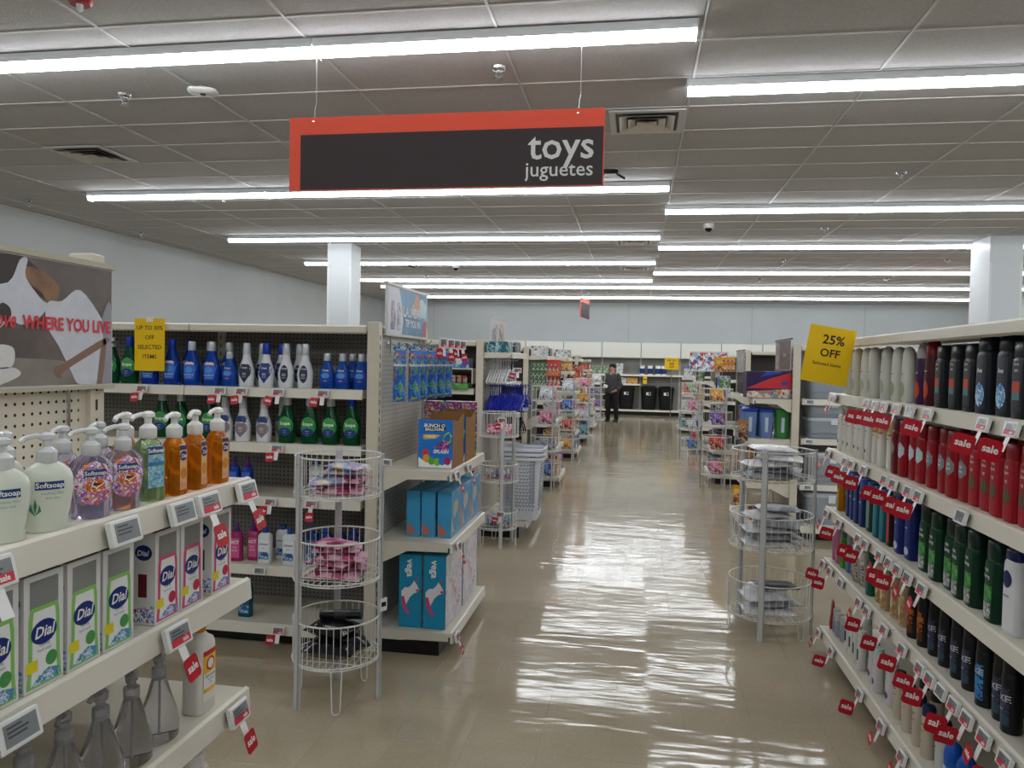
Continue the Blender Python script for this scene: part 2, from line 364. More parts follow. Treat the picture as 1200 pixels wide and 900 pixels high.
aisle_sign(-1.35,19.6,2.75,1.3,.5,PI/2*.93,'small far hanging aisle sign seen edge on, over the left side',[],'aisle signs')
aisle_sign(6.1,15.2,2.45,1.6,.6,PI/2-.47,'red edged aisle sign hanging beside the right column',[],'aisle signs')
# ---------------------------------------------------------------- shelving
CREAM=M('shelf_cream','d9d3c3',.4,var=.03,vs=6); UPR=M('upright_cream','d3cbb8',.42); KICK=M('kick_black','101010',.35); RAIL=M('price_rail','e6e0d2',.3)
PGD=PEG('pegboard_grey','7d7973','2a2826',.0254,.2); PGL=PEG('pegboard_light','b9b5ab','5d5a55',.0254,.16); PGC=M('pegboard_cream','d8d1bf',.45); PGB=PEG('pegboard_dark','3a3533','151312',.0254,.22); PGW=PEG('pegboard_steel','a4a5a4','707070',.02,.18)
MS={}
def memo(k,f):
    if k not in MS: MS[k]=f()
    return MS[k]
def shelf_part(w,d,z,x=0,brk=.1,mat=None,lip=.05,tilt=0):
    if d<.29: brk=.03
    """tray of a bay: top plate, hanging price rail along the front, tapered brackets at both ends"""
    mat=mat or CREAM
    k=(round(w,3),round(d,3),brk,mat.name,lip)
    def mk():
        a=G().box(-w/2,w/2,-d,0,-.022,0).mesh('shelf',mat)
        rl=G().prismx([(-d-.002,.004),(-d-.012,.0),(-d-.016,-lip),(-d-.002,-lip)],-w/2,w/2).mesh('price_rail',RAIL)
        b=G().prismx([(-.002,-.022),(-d+.01,-.022),(-d+.01,-.045),(-d*.45,-.05),(-.05,-brk-.022),(-.002,-brk-.022)],-.003,.003).mesh('bracket',mat)
        return a,rl,b
    a,rl,b=memo(k,mk)
    return P('shelf',a,[P('price_rail',rl),P('bracket',b,(),(-w/2+.004,0,0)),P('bracket',b,(),(w/2-.004,0,0))],(x,0,z))
def gondola(name,label,loc,rot,bays,height,shelves,base_d,base_z,panel,canopy=None,uprights=True,group=None,kick_in=.06,header=None,lip=.05):
    """one face of a shelving run; local -y is the front, local x runs along it from 0"""
    ps=[]; x=0; n=len(bays)
    for i,w in enumerate(bays):
        ps.append(P('back_panel',memo(('pan',round(w,3),height,panel.name),lambda:G().box(-w/2,w/2,-.012,0,base_z,height-.03).mesh('back_panel',panel)),(),(x+w/2,0,0)))
        for z,d in shelves[i] if shelves and isinstance(shelves[0],list) else shelves:
            ps.append(shelf_part(w-.006,d,z,x+w/2,lip=lip))
        bd=shelf_part(w-.006,base_d,base_z,x+w/2,brk=.05,lip=.055); ps.append(('base_deck',)+bd[1:])
        ps.append(P('kick_plate',memo(('kick',round(w,3),base_d,base_z,kick_in),lambda:G().box(-w/2,w/2,-base_d+kick_in,0,0,base_z-.055).mesh('kick_plate',KICK)),(),(x+w/2,0,0)))
        if canopy:
            cz,cdp=canopy
            ps.append(P('canopy',memo(('can',round(w,3),cdp),lambda:G().prismx([(0,.028),(-cdp,.028),(-cdp-.012,.02),(-cdp-.012,-.012),(-cdp,-.02),(-cdp+.02,.012),(0,.012)],-w/2+.003,w/2-.003).mesh('canopy',CREAM)),(),(x+w/2,0,cz)))
        x+=w
    if uprights:
        xx=0
        for i in range(n+1):
            ps.append(P('upright',memo(('up',height),lambda:G().cbox(0,.006,height/2,.05,.065,height,.004).mesh('upright',UPR)),[P('slot_strip',memo(('slot',height),lambda:(lambda g:[g.box(-.006,-.001,-.0285,-.0265,.15+.05*q,.178+.05*q) for q in range(int((height-.2)/.05))] and g)(G()).mesh('slot_strip',BLK)))],(xx,0,0)))
            if i<n: xx+=bays[i]
    return thing(name,ps,label,'shelf unit',loc,rot,group)
# left run by the camera (soap): front faces the aisle
gondola('soap_gondola','cream shelving run of hand soap nearest the camera, left of the aisle',(-1.43,-.64,0),PI/2,[1.22,1.22],1.86,[(1.29,.455),(1.031,.455),(.748,.455),(.47,.455)],.455,.15,PGC,None)
# pegboard with punched holes in the last bay above the top shelf
g=G(); pit=.0254
for i in range(46):
    for j in range(21):
        a,b=.05+i*pit,1.3+j*pit; c=pit/2; q=[(a+c*sx,-.0135,b+c*sz) for sx,sz in ((-1,-1),(0,-1),(1,-1),(1,0),(1,1),(0,1),(-1,1),(-1,0))]
        h=[(a+.0042*math.cos(t),-.0135,b+.0042*math.sin(t)) for t in [PI*1.25+PI/4*k for k in range(8)]]
        g.add(q+h,[(k,(k+1)%8,(k+1)%8+8,k+8) for k in range(8)])
soap_g=[o for o in COL.objects if o.name.startswith('soap_gondola')][0]
bk=ob('hole_backing',G().box(.06,1.17,-.0128,-.012,1.29,1.83).mesh('hole_backing',M('hole_dark','2a2723',.8)),soap_g,(1.22,0,0))
ob('perforated_panel',g.mesh('perforated_panel',PGC),soap_g,(1.22,0,0))
# cross run 1 (mouthwash) and its end cap (toys)
LY=[4.4,7.22,10.12,13.15,15.7,18.5]
gondola('mouthwash_gondola','cream and grey shelving of mouthwash facing the camera on the left',(-1.47-1.06*3,4.36,0),0,[1.06,1.06,1.06],1.8,[(1.425,.4),(1.115,.4),(.815,.4),(.425,.4)],.47,.125,PGD,(1.755,.36))
gondola('toy_endcap','pale end cap shelf of water balloon toys at the aisle corner',(-1.40,3.95,0),PI/2,[.9],1.8,[(1.0,.42),(.61,.43)],.44,.125,PGL,None,group='left end caps')
gondola('storage_gondola','dark backed shelving behind the toy end cap, facing the camera',(-1.47-1.06*3,7.18,0),0,[1.06,1.06,1.06],1.8,[(1.34,.35),(.93,.35),(.55,.35)],.47,.125,PGB,(1.755,.3))
gondola('hanger_endcap','end cap of clothes hangers and laundry hampers on the left',(-1.40,6.77,0),PI/2,[.9],1.8,[(1.68,.28)],.44,.15,PGL,None,group='left end caps')
for i,y in enumerate(LY[2:]):
    gondola('endcap_shelving',f'{ORD[i+2]} end cap from the camera along the left of the aisle',(-1.40,y-.45,0),PI/2,[.9],1.8,[(1.68,.26),(1.45,.3),(1.1,.36),(.75,.38),(.42,.4)] if i%2 else [(1.68,.26)]+([(1.3,.3)] if i else [])+[(.85,.38),(.5,.4)],.44,.125,PGD,None,group='left end caps')
    gondola('cross_gondola',f'cross shelving behind the {ORD[i+2]} left end cap',(-1.47-1.06*3,y-.04,0),0,[1.06,1.06,1.06],1.8,[(1.34,.35),(.93,.35),(.55,.35)],.47,.125,PGB,(1.755,.3),group='left cross runs')
# right run by the camera (shampoo and body wash)
RG=1.57
gondola('shampoo_gondola','long shelving run of shampoo and body wash along the right',(RG,4.5,0),-PI/2,[1.2,1.2,1.2,1.2],1.76,[(1.46,.49),(1.15,.49),(.82,.49),(.53,.49)],.5,.14,PGD,(1.725,.5),kick_in=.09)
RY=[7.85,11.0,14.9,18.8]
RN=['storage bins','black homeware','books and toys','farthest goods']
for i,y in enumerate(RY):
    sh=[[(1.3,.36),(.92,.42),(.5,.42)],[(1.22,.36),(.8,.4),(.45,.4)],[(1.3,.34),(.9,.36),(.5,.4)],[(1.3,.34),(.9,.36),(.5,.4)]][i]
    gondola('endcap_shelving',f'{ORD[i]} end cap of {RN[i]} along the right of the aisle',(1.46,y+.45,0),-PI/2,[.9],1.82,sh,.44,.125,(PGL,PGB,PGD,PGD)[i],None,group='right end caps')
    gondola('cross_gondola',f'cross shelving behind the {ORD[i]} right end cap',(1.53,y-.04,0),0,[1.06,1.06,1.06,1.06],1.82,[(1.3,.36),(.93,.36),(.5,.36)] if i==0 else [(1.34,.35),(.93,.35),(.55,.35)],.47,.125,PGW if i==0 else PGB,(1.775,.3),group='right cross runs')
# far wall shelving
FB=24.6
hd=[]
wf_parts=[]
xs=[-7.2+1.22*k for k in range(14)]
fg=gondola('far_gondola','shelving along the far wall with white header boards',(-7.2,FB,0),0,[1.22]*13,1.82,[[(1.27,.42)]+([(.98,.42)] if 3<=k<=5 else []) for k in range(13)],.5,.17,M('far_panel','8f8f8a',.6),None)
for k in range(13):
    ob('header_board',memo('hb',lambda:G().box(-.595,.595,-.45,-.42,0,.47).mesh('header_board',M('header_white','dcdcd2',.5))),fg,(1.22*(k+.5),0,1.8))
    ob('header_strip',memo('hs',lambda:G().box(-.015,.015,-.455,-.42,0,.47).mesh('header_strip',M('strip_grey','8e9290',.5))),fg,(1.22*k,0,1.8))
    ob('header_top',memo('ht',lambda:G().box(-.605,.605,-.42,0,.0,.02).mesh('header_top',CREAM)),fg,(1.22*(k+.5),0,1.8))
# ---------------------------------------------------------------- product library
def interp(secs,z):
    for a,b in zip(secs,secs[1:]):
        if a[0]<=z<=b[0]:
            t=(z-a[0])/max(1e-9,b[0]-a[0]); q=[p+(r-p)*t for p,r in zip((a+(2,))[:4],(b+(2,))[:4])]; return q
    return list((secs[-1]+(2,))[:4])
def surf(secs,x,z):
    _,a,b,n=interp(secs,z); t=min(.999,abs(x)/a); return -b*(1-t**n)**(1/n)
def decal(secs,z0,z1,hw,mat,name='label',eps=.0008,nz=8,nx=6,back=False):
    """printed patch lying on the front of a lofted body"""
    g=G(); v=[];f=[]
    for k in range(nz+1):
        z=z0+(z1-z0)*k/nz; h=hw((z-z0)/(z1-z0)) if callable(hw) else hw
        h=min(h,interp(secs,z)[1]*.97)
        for i in range(nx+1):
            x=-h+2*h*i/nx; v.append((x,surf(secs,x,z)-eps,z))
    for k in range(nz):
        for i in range(nx): q=k*(nx+1)+i; f.append((q,q+1,q+nx+2,q+nx+1))
    return g.add(v,f).mesh(name,mat,True)
def words_on(secs,lines,mat,eps=.0016,name='lettering'):
    g=G()
    for t,s,x,z,kw in lines:
        v,f=textgeo(t,s,**kw); g.add([(x+a,surf(secs,x+a,z+b)-eps,z+b) for a,b in v],f)
    return g.mesh(name,mat)
OVAL=lambda w:(lambda t:w*math.sqrt(max(0.01,1-(2*t-1)**2)))
DIA=lambda w:(lambda t:w*(min(1,t/.45)*.95+.05 if t<.45 else 1) if t<.8 else w*(1-(t-.8)*2))
HEX=lambda w:(lambda t:w*min(1,.1+t/.3,.1+(1-t)/.3))
def rnd(h,w,d,n=3,sh=.12,r0=.9,neck=.6,nseg=4):
    """flat shampoo-type body up to its shoulder"""
    s=[(0,w*r0,d*r0,n),(h*.02,w,d,n),(h*.5,w*1.0,d,n),(h*(1-sh),w*.98,d*.98,n)]
    for k in range(1,nseg+1):
        t=k/nseg; s.append((h*(1-sh)+h*sh*math.sin(t*PI/2),w*(.98+(neck-.98)*(1-math.cos(t*PI/2))),d*(.98+(neck-.98)*(1-math.cos(t*PI/2))),n+(2-n)*t))
    return s
def cyl(z0,z1,a,b=None,n=2,bev=.002):
    b=b or a; return [(z0,a-bev,b-bev,n),(z0+bev,a,b,n),(z1-bev,a,b,n),(z1,a-bev,b-bev,n)]
def lm(secs,name,mat,seg=18): return G().loft(secs,seg).mesh(name,mat)
LET=M('ink_white','f4f4f0',.5); LBLK=M('ink_black','151515',.5); LNAVY=M('ink_navy','16285f',.45); LRED=M('ink_red','c62c30',.45)
BL_=dict(bold=.02)
def pump_parts(z,s,mat,spout=1.0):
    """collar, stem and curved spout head of a soap pump; z is the neck top"""
    g=G().loft([(z-.004*s,.014*s,.014*s),(z,.0165*s,.0165*s),(z+.018*s,.0165*s,.0165*s),(z+.022*s,.012*s,.012*s),(z+.026*s,.007*s,.007*s),(z+.04*s,.007*s,.007*s)],14)
    h=G().loft([(z+.036*s,.006*s,.006*s),(z+.04*s,.014*s,.012*s),(z+.047*s,.0135*s,.012*s),(z+.051*s,.006*s,.006*s)],12)
    h.tube([(0,0,z+.045*s),(-.02*s*spout,-.006*s,z+.046*s),(-.036*s*spout,-.01*s,z+.043*s),(-.043*s*spout,-.012*s,z+.037*s)],.0048*s,7); h.smooth=True
    return [P('collar',g.mesh('collar',mat)),P('spout',h.mesh('spout',mat))]
SPEC={}
def spec(k,f):
    if k not in SPEC: SPEC[k]=f()
    return SPEC[k]
# --- near soaps
def oval_soap(kind):
    if kind=='cream': body=M('soap_cream','dfe3d3',.25,coat=.3); 
    else: body=M('soap_lilac','c9c4de',.05,trans=.85,ior=1.33)
    s=[(0,.03,.018,2.3),(.003,.033,.02,2.3),(.02,.032,.02,2.3),(.04,.036,.021,2.1),(.07,.041,.022,2),(.09,.041,.021,2),(.105,.036,.019,2),(.114,.027,.016,2),(.12,.016,.014,2),(.124,.013,.013,2)]
    ps=[P('body',lm(s,'body',body,24))]
    if kind=='cream':
        ps.append(P('label',decal(s,.074,.088,.022,M('label_navy','1c3f7d',.4)),[P('lettering',words_on(s,[('Softsoap',.0125,0,.0775,BL_)],LET))],None,None,'navy name label'))
        ps.append(P('leaf_print',words_on(s,[('soothing clean',.006,.004,.066,{}),('aloe vera',.006,.004,.058,{})],M('ink_green','5f9a78',.5))))
        g=G()
        for dx,zt in ((-.028,.052),(-.022,.06),(-.016,.05)): g.add([(a,surf(s,a,b)-.0012,b) for a,b in ((-.022,.03),(dx-.002,zt-.012),(dx,zt),(dx+.003,zt-.012))],[(0,1,2,3)])
        ps.append(P('leaf_print',g.mesh('leaf_print',M('ink_leaf','3f8a6a',.5))))
    else:
        lb=PRINT('fish_print',['b84c9c','e7e4f0','3a86c8','d94f3a','f0a030','c88ad0','5a4aa8','f4eef6'],90)
        ps.append(P('label',decal(s,.026,.108,OVAL(.034),lb,nz=12),[P('name_plate',decal(s,.08,.093,.02,M('label_navy','1c3f7d',.4),'name_plate',.0014)),P('lettering',words_on(s,[('Softsoap',.011,0,.083,BL_)],LET,.002)),P('fish_print',decal(s,.05,.076,OVAL(.017),PRINT('clownfish',['e0701c','f4f4f4','e86a20','20222a'],70),'fish_print',.0016))]))
    return ps+pump_parts(.12,1.0,M('pump_clear','f4f6f6',.2,trans=.35))
def square_soap(kind):
    body=M('soap_gold','e8860c',.05,trans=.7,ior=1.33) if kind=='gold' else M('soap_green','a9c38d',.05,trans=.75,ior=1.33)
    w,d,h=(.027,.022,.132) if kind=='gold' else (.032,.024,.138)
    s=[(0,w*.92,d*.92,4),(.004,w,d,4),(h*.72,w,d,4),(h*.82,w*.95,d*.95,3.4),(h*.9,w*.75,d*.8,2.6),(h*.95,.016,.015,2),(h,.013,.013,2)]
    ps=[P('body',lm(s,'body',body,24))]
    if kind=='gold':
        ps.append(P('label',decal(s,.012,.112,.0125,M('label_goldpeach','e9b87c',.4)),[
            P('banner',decal(s,.1,.11,.0125,LNAVY,'banner',.0012)),P('oval_logo',decal(s,.076,.098,OVAL(.0125),M('logo_blue','1b2f78',.35),'oval_logo',.0012),()),
            P('lettering',words_on(s,[('Dial',.0122,0,.0828,dict(bold=.02,shear=.2))],LET,.0022)),P('seal',decal(s,.035,.062,OVAL(.011),M('seal_orange','d98a2a',.4),'seal',.0012)),P('footer',decal(s,.014,.028,.011,M('label_peach','e8a07a',.4),'footer',.0012))]))
    else:
        ps.append(P('label',decal(s,.03,.118,.02,PRINT('aqua_label',['8fc1d6','b8d8e2','5a9fc4','a7cfa8','7fb5d8'],60)),[P('name_plate',decal(s,.1,.116,.02,M('label_navy','1c3f7d',.4),'name_plate',.0013)),P('lettering',words_on(s,[('Softsoap',.0115,0,.104,BL_)],LET,.002)),P('stripe',decal(s,.076,.084,.019,M('stripe_blue','3f86ba',.4),'stripe',.0013))]))
    return ps+pump_parts(h-.002,1.05,M('pump_white','ecebe6',.3),1.15)
def soap_box(kind):
    w,d,h=.0425,.029,.196
    wh=M('box_white','e4e3e0',.4); acc={'green':('8ec86a','4d9a52'),'cherry':('d9507a','c03048')}[kind]
    ps=[P('carton',G().cbox(0,0,h/2,2*w,2*d,h,.0012).mesh('carton',wh)),
        P('top_flap',G().box(-w+.001,w-.001,-d+.001,d-.001,h,h+.0006).mesh('top_flap',M('flap_'+kind,{'green':'4c5a22','cherry':'6a1c26'}[kind],.4))) ]
    y=-d-.0004
    def rect(x0,x1,z0,z1,mat,name,e=0): return P(name,G().flat([(x0,z0),(x1,z0),(x1,z1),(x0,z1)],y-e).mesh(name,mat))
    ps.append(rect(-w*.72,w*.72,h*.7,h*.95,M('window_grey','8f908c',.2),'window'))
    bt=[(-w*.9,.006),(w*.9,.006),(w*.8,h*.25),(w*.78,h*.62),(w*.7,h*.72),(-w*.7,h*.72),(-w*.78,h*.62),(-w*.8,h*.25)]
    ps.append(P('bottle_print',G().flat(bt,y-.0002).mesh('bottle_print',M('print_'+kind,acc[0],.4))))
    ps.append(P('bottle_print',G().flat([(a*.76,.004+b*.92) for a,b in bt],y-.0004).mesh('bottle_print2',M('print_pale','eef0ee',.4))))
    ov=[(w*.66*math.cos(t)-.001,h*.49+.021*math.sin(t)+.0*t) for t in [2*PI*k/20 for k in range(20)]]
    ps.append(P('oval_logo',G().flat(ov,y-.0006).mesh('oval_logo',M('logo_blue','1b2f78',.35)),[P('lettering',text_into(G(),'Dial',.0262,-.001,h*.49-.008,y-.001,bold=.02,shear=.22).mesh('lettering',LET))]))
    ps.append(rect(-w*.92,-w*.35,h*.17,h*.27,M('badge_yellow','e8d528',.4),'badge',.0008))
    sq=[(w*.35+w*.3*math.cos(t),h*.235+w*.3*math.sin(t)) for t in [2*PI*k/14 for k in range(14)]]
    ps.append(P('seal',G().flat(sq,y-.0007).mesh('seal',M('seal_'+kind,acc[1],.4))))
    ps.append(P('splash_print',G().flat([(-w*.7,h*.05),(w*.8,h*.05),(w*.75,h*.13),(w*.2,h*.16),(-w*.3,h*.12)],y-.0008).mesh('splash_print',PRINT('splash_'+kind,['7fb0dc','dfeaf4','4f8fcf',acc[1],'f2f4f4'],80))))
    ps.append(P('small_print',text_into(text_into(G(),'foaming',.007,0,h*.37,y-.001),'hand wash',.007,0,h*.325,y-.001).mesh('small_print',M('ink_grey','7a7a86',.5))))
    # left side panel
    xs=-w-.0004; g=G(); n=16
    g.add([(xs,-.002+.02*math.cos(t)*-1,h*.78+.0165*math.sin(t)) for t in [2*PI*k/n for k in range(n)]],[tuple(range(n))])
    ps.append(P('side_logo',g.mesh('side_logo',M('logo_blue','1b2f78',.35)),[P('lettering',(lambda vf:G().add([(xs-.0006,-a,b+h*.78-.006) for a,b in vf[0]],vf[1]).mesh('lettering',LET))(textgeo('Dial',.0165,bold=.02,shear=.2)))]))
    ps.append(P('side_window',G().add([(xs,a,b) for a,b in ((.01,h*.3),(-.01,h*.3),(-.01,h*.55),(.01,h*.55))],[(0,1,2,3)]).mesh('side_window',M('sidewin_'+kind,{'green':'5a8a5c','cherry':'6a1c26'}[kind],.3))))
    ps.append(P('side_print',G().add([(xs,a,b) for a,b in ((d*.9,.006),(-d*.9,.006),(-d*.9,h*.22),(d*.9,h*.16))],[(0,1,2,3)]).mesh('side_print',PRINT('splash_'+kind,['7fb0dc']))))
    return ps
def teardrop():
    cl=M('clear_plastic','e6e6ea',.03,trans=.96,ior=1.3)
    s=[(0,.039,.036,2.2),(.004,.043,.04,2.2),(.03,.0445,.042,2),(.06,.04,.037,2),(.1,.027,.025,2),(.125,.018,.018,2),(.135,.014,.014,2)]
    q=M('pump_smoke','d2d3d8',.15,trans=.7)
    g=G().loft(cyl(.133,.158,.016),14)
    h=G().loft([(.158,.009,.009),(.168,.009,.009),(.171,.014,.012),(.185,.015,.013),(.192,.009,.008)],14).tube([(0,0,.184),(-.018,-.004,.187),(-.03,-.006,.178)],.005,7); h.smooth=True
    return [P('body',lm(s,'body',cl,22)),P('collar',g.mesh('collar',q)),P('spout',h.mesh('spout',q)),P('dip_tube',G().tube([(0,0,.01),(.002,0,.13)],.0022,5).mesh('dip_tube',q))]
def jug():
    s=[(0,.034,.026,3.5),(.004,.037,.029,3.5),(.16,.037,.029,3.5),(.172,.034,.027,3),(.182,.02,.02,2),(.19,.014,.014,2)]
    return [P('body',lm(s,'body',M('jug_white','e7e4dc',.3),22)),P('cap',lm(cyl(.189,.204,.0155),'cap',M('cap_orange','e0901c',.35),16)),
        P('label',decal(s,.03,.15,.026,M('jug_label','f0ece2',.4)),[P('band',decal(s,.138,.15,.026,LRED,'band',.0012)),P('band',decal(s,.05,.138,.026,M('jug_yellow','f0c040',.4),'band',.001)),P('emblem',decal(s,.1,.134,OVAL(.017),LRED,'emblem',.0014)),P('emblem',decal(s,.105,.129,OVAL(.012),LET,'emblem_ring',.0017)),P('panel',decal(s,.06,.096,.025,LET,'panel',.0014)),P('lettering',words_on(s,[('Essentials',.011,0,.086,{}),('hand soap',.006,0,.078,{}),('refill',.006,0,.069,{})],LNAVY,.002))])]
def lotion(): 
    s=rnd(.17,.036,.026,2.6)
    return [P('body',lm(s,'body',M('lotion_body','d8cbb8',.3))),P('cap',lm(cyl(.17,.195,.022),'cap',M('cap_redgold','a8443a',.3),16)),P('label',decal(s,.03,.11,.03,LET))]
# --- mouthwash
def mouthwash(kind):
    K={'blue':('1c52c4','cap_silver','c9ccd0',.255,.049),'blue_b':('1648b8','cap_blue','1c3fb0',.265,.05),'green':('0f5c36','cap_silver','c9ccd0',.27,.051),'green_b':('0f5c36','cap_blue','1c3fb0',.275,.051),
       'small_blue':('1c5fc8','cap_silver','c9ccd0',.2,.044)}
    if kind in K:
        col,cn,cc,h,w=K[kind]; b=M('mw_'+kind[:5],col,.08,trans=.45,ior=1.33)
        s=[(0,w*.88,w*.62,2.6),(.005,w*.94,w*.66,2.6),(h*.2,w,w*.7,2.4),(h*.42,w*1.0,w*.7,2.2),(h*.55,w*.86,w*.62,2.1),(h*.66,w*.62,w*.52,2),(h*.76,w*.46,w*.44,2),(h*.8,w*.4,w*.4,2)]
        if 'blue' in kind[:4] : lb=[P('label',decal(s,h*.14,h*.5,lambda t:w*(.6+.3*t),M('mw_label_blue','2f6fd6',.35)),[P('stripe',decal(s,h*.46,h*.52,w*.55,M('label_rw','d8dce6',.4),'stripe',.0013)),P('stripe',decal(s,h*.455,h*.475,w*.5,LRED,'stripe',.0018)),P('swirl',decal(s,h*.28,h*.43,OVAL(w*.5),M('swirl_blue','4f9be8',.35),'swirl',.0013)),P('lettering',words_on(s,[('Crest',.017,0,h*.5,BL_),('PRO-HEALTH',.0095,0,h*.23,BL_),('CLEAN MINT',.007,0,h*.18,{})],LET,.0024))])]
        elif kind=='small_blue': lb=[P('label',decal(s,h*.15,h*.52,HEX(w*.8),M('mw_label_deep','1838a0',.35)),[P('swirl',decal(s,h*.3,h*.45,OVAL(w*.55),M('swirl_blue','4f9be8',.35),'swirl',.0013)),P('lettering',words_on(s,[('Crest',.015,0,h*.5,BL_),('multi',.01,0,h*.22,{})],LET,.0022))])]
        else:
            lb=[P('label',decal(s,h*.16,h*.56,OVAL(w*.86),M('scope_green','3f9d4c',.35),nz=12),[P('badge',decal(s,h*.17,h*.33,OVAL(w*.7),M('scope_navy','2a3c86',.35),'badge',.0013)),P('lettering',words_on(s,[('Scope',.025,0,h*.385,dict(bold=.03)),('classic',.008,0,h*.26,{}),('mint',.008,0,h*.215,{})],LET,.0022))])]
        return [P('body',lm(s,'body',b,20)),P('cap',lm([(h*.79,w*.44,w*.44),(h*.8,w*.46,w*.46),(h*.93,w*.43,w*.43),(h*.985,w*.41,w*.41),(h,w*.36,w*.36)],'cap',M(cn,cc,.3,.3),18))]+lb
    if kind in ('white_d','white_o','white_b','white_l'):
        h=.25; w=.047; b=M('mw_white','dfe0e4',.3)
        s=[(0,w*.8,w*.6,2.6),(.005,w*.86,w*.64,2.6),(h*.12,w*.9,w*.66,2.4),(h*.35,w*.98,w*.68,2.2),(h*.5,w*.78,w*.58,2.1),(h*.64,w*.5,w*.46,2),(h*.76,w*.42,w*.42,2)]
        lc=M('mw_slate','2a3550',.35); 
        if kind=='white_d': lb=decal(s,h*.1,h*.52,DIA(w*.75),lc,nz=10)
        elif kind=='white_o': lb=decal(s,h*.12,h*.52,OVAL(w*.5),lc,nz=10)
        elif kind=='white_b': lb=decal(s,h*.1,h*.55,DIA(w*.8),M('mw_navy','24407e',.35),nz=10)
        else: lb=decal(s,h*.1,h*.42,DIA(w*.8),M('mw_mauve','8f7f86',.35),nz=10)
        kids=[P('lettering',words_on(s,[('Crest',.014,0,h*.42,BL_),('3D',.02,0,h*.27,{}),('WHITE',.008,0,h*.22,{})],LET,.0022))]
        ps=[P('body',lm(s,'body',b,20)),P('label',lb,kids)]
        if kind=='white_l': ps.append(P('label',decal(s,h*.43,h*.58,lambda t:w*.62,M('mw_navy','24407e',.35),eps=.001)))
        cc=M('cap_blue','1c3fb0',.3,.3) if kind=='white_b' else M('cap_silver','c9ccd0',.3,.3)
        return ps+[P('cap',lm([(h*.75,w*.46,w*.46),(h*.77,w*.48,w*.48),(h*.93,w*.44,w*.44),(h,w*.38,w*.38)],'cap',cc,18))]
    if kind in ('pink','pump_blue'):
        h=.17 if kind=='pink' else .16; w=.036; b=M('mw_pink','c03a78',.1,trans=.35) if kind=='pink' else M('mw_royal','1a3f9e',.1,trans=.3)
        s=rnd(h,w,w*.72,2.6,.2,.94,.4)
        return [P('body',lm(s,'body',b)),P('cap',lm([(h,.015,.015),(h+.012,.016,.016),(h+.016,.012,.012),(h+.04,.011,.011),(h+.05,.007,.007)],'cap',M('cap_plum','5a2a78',.3),14)),
            P('label',decal(s,h*.12,h*.78,w*.7,M('mw_pinklabel','d65a90',.35) if kind=='pink' else M('mw_royallabel','3a6ad0',.35)),[P('lettering',words_on(s,[('ACT',.024,0,h*.6,dict(bold=.03)),('KIDS',.012,0,h*.45,{}),('RINSE',.012,0,h*.34,{})] if kind=='pink' else [('ACT',.02,0,h*.5,dict(bold=.03))],LET,.0022))])]
    if kind in ('list_white','list_teal','list_dark'):
        h=.2 if kind=='list_white' else .215; w=.04; b={'list_white':M('mw_milk','e4e6e8',.3),'list_teal':M('mw_teal','0f6d78',.08,trans=.4),'list_dark':M('mw_deepblue','173c8a',.08,trans=.35)}[kind]
        s=rnd(h*.86,w,w*.62,4,.14,.95,.35)
        lb=decal(s,h*.1,h*.66,w*.8,M('mw_paper','eceef0',.4) if kind=='list_white' else M('mw_tealpaper','2e5f7a',.4))
        return [P('body',lm(s,'body',b)),P('cap',lm(cyl(h*.855,h,.0165),'cap',M('cap_navy','2b4a9c',.3) if kind!='list_teal' else M('cap_black','1a1a1c',.35),16)),
            P('label',lb,[P('wave_print',decal(s,h*.11,h*.32,w*.78,PRINT('wave_blue',['2f6fb0','1d4f8a','7fb2d8','c9dcea'],60),'wave_print',.0013)),P('lettering',words_on(s,[('LISTERINE',.0125,0,h*.52,BL_),('zero',.01,0,h*.42,{})],LBLK if kind=='list_white' else LET,.0022))])]
# --- right hand run: (shape, colours)
def tallflat(key,h,w,d,body,cap,label=None,text=None,capf=.2,n=3,lz=(.12,.7),hw=.7,shape=None,tcol=None,extra=None,trans=0,rough=.3):
    s=rnd(h*(1-capf),w,d,n,.08,.93,.86)
    ps=[P('body',lm(s,'body',M(key+'_body',body,rough,trans=trans,ior=1.33))),P('cap',lm([(h*(1-capf)-.001,w*.84,d*.84,n),(h*(1-capf)+.002,w*.9,d*.9,n),(h*.985,w*.86,d*.86,n),(h,w*.78,d*.78,n)],'cap',M(key+'_cap',cap,.3)))]
    if label:
        hh=h*(1-capf)
        m=label if not isinstance(label,str) else M(key+'_label',label,.4)
        kids=[]
        if text: kids.append(P('lettering',words_on(s,[(t,sz,0,hh*zz,dict(bold=.02)) for t,sz,zz in text],M(key+'_ink',tcol or 'f4f4f0',.5),.0022)))
        if extra: kids+= [P(nm,decal(s,hh*a,hh*b,(OVAL(w*q) if ov else w*q),mm,nm,.0014)) for nm,a,b,q,ov,mm in extra]
        ps.append(P('label',decal(s,hh*lz[0],hh*lz[1],(shape(w*hw) if shape else w*hw),m,nz=10),kids))
    return ps
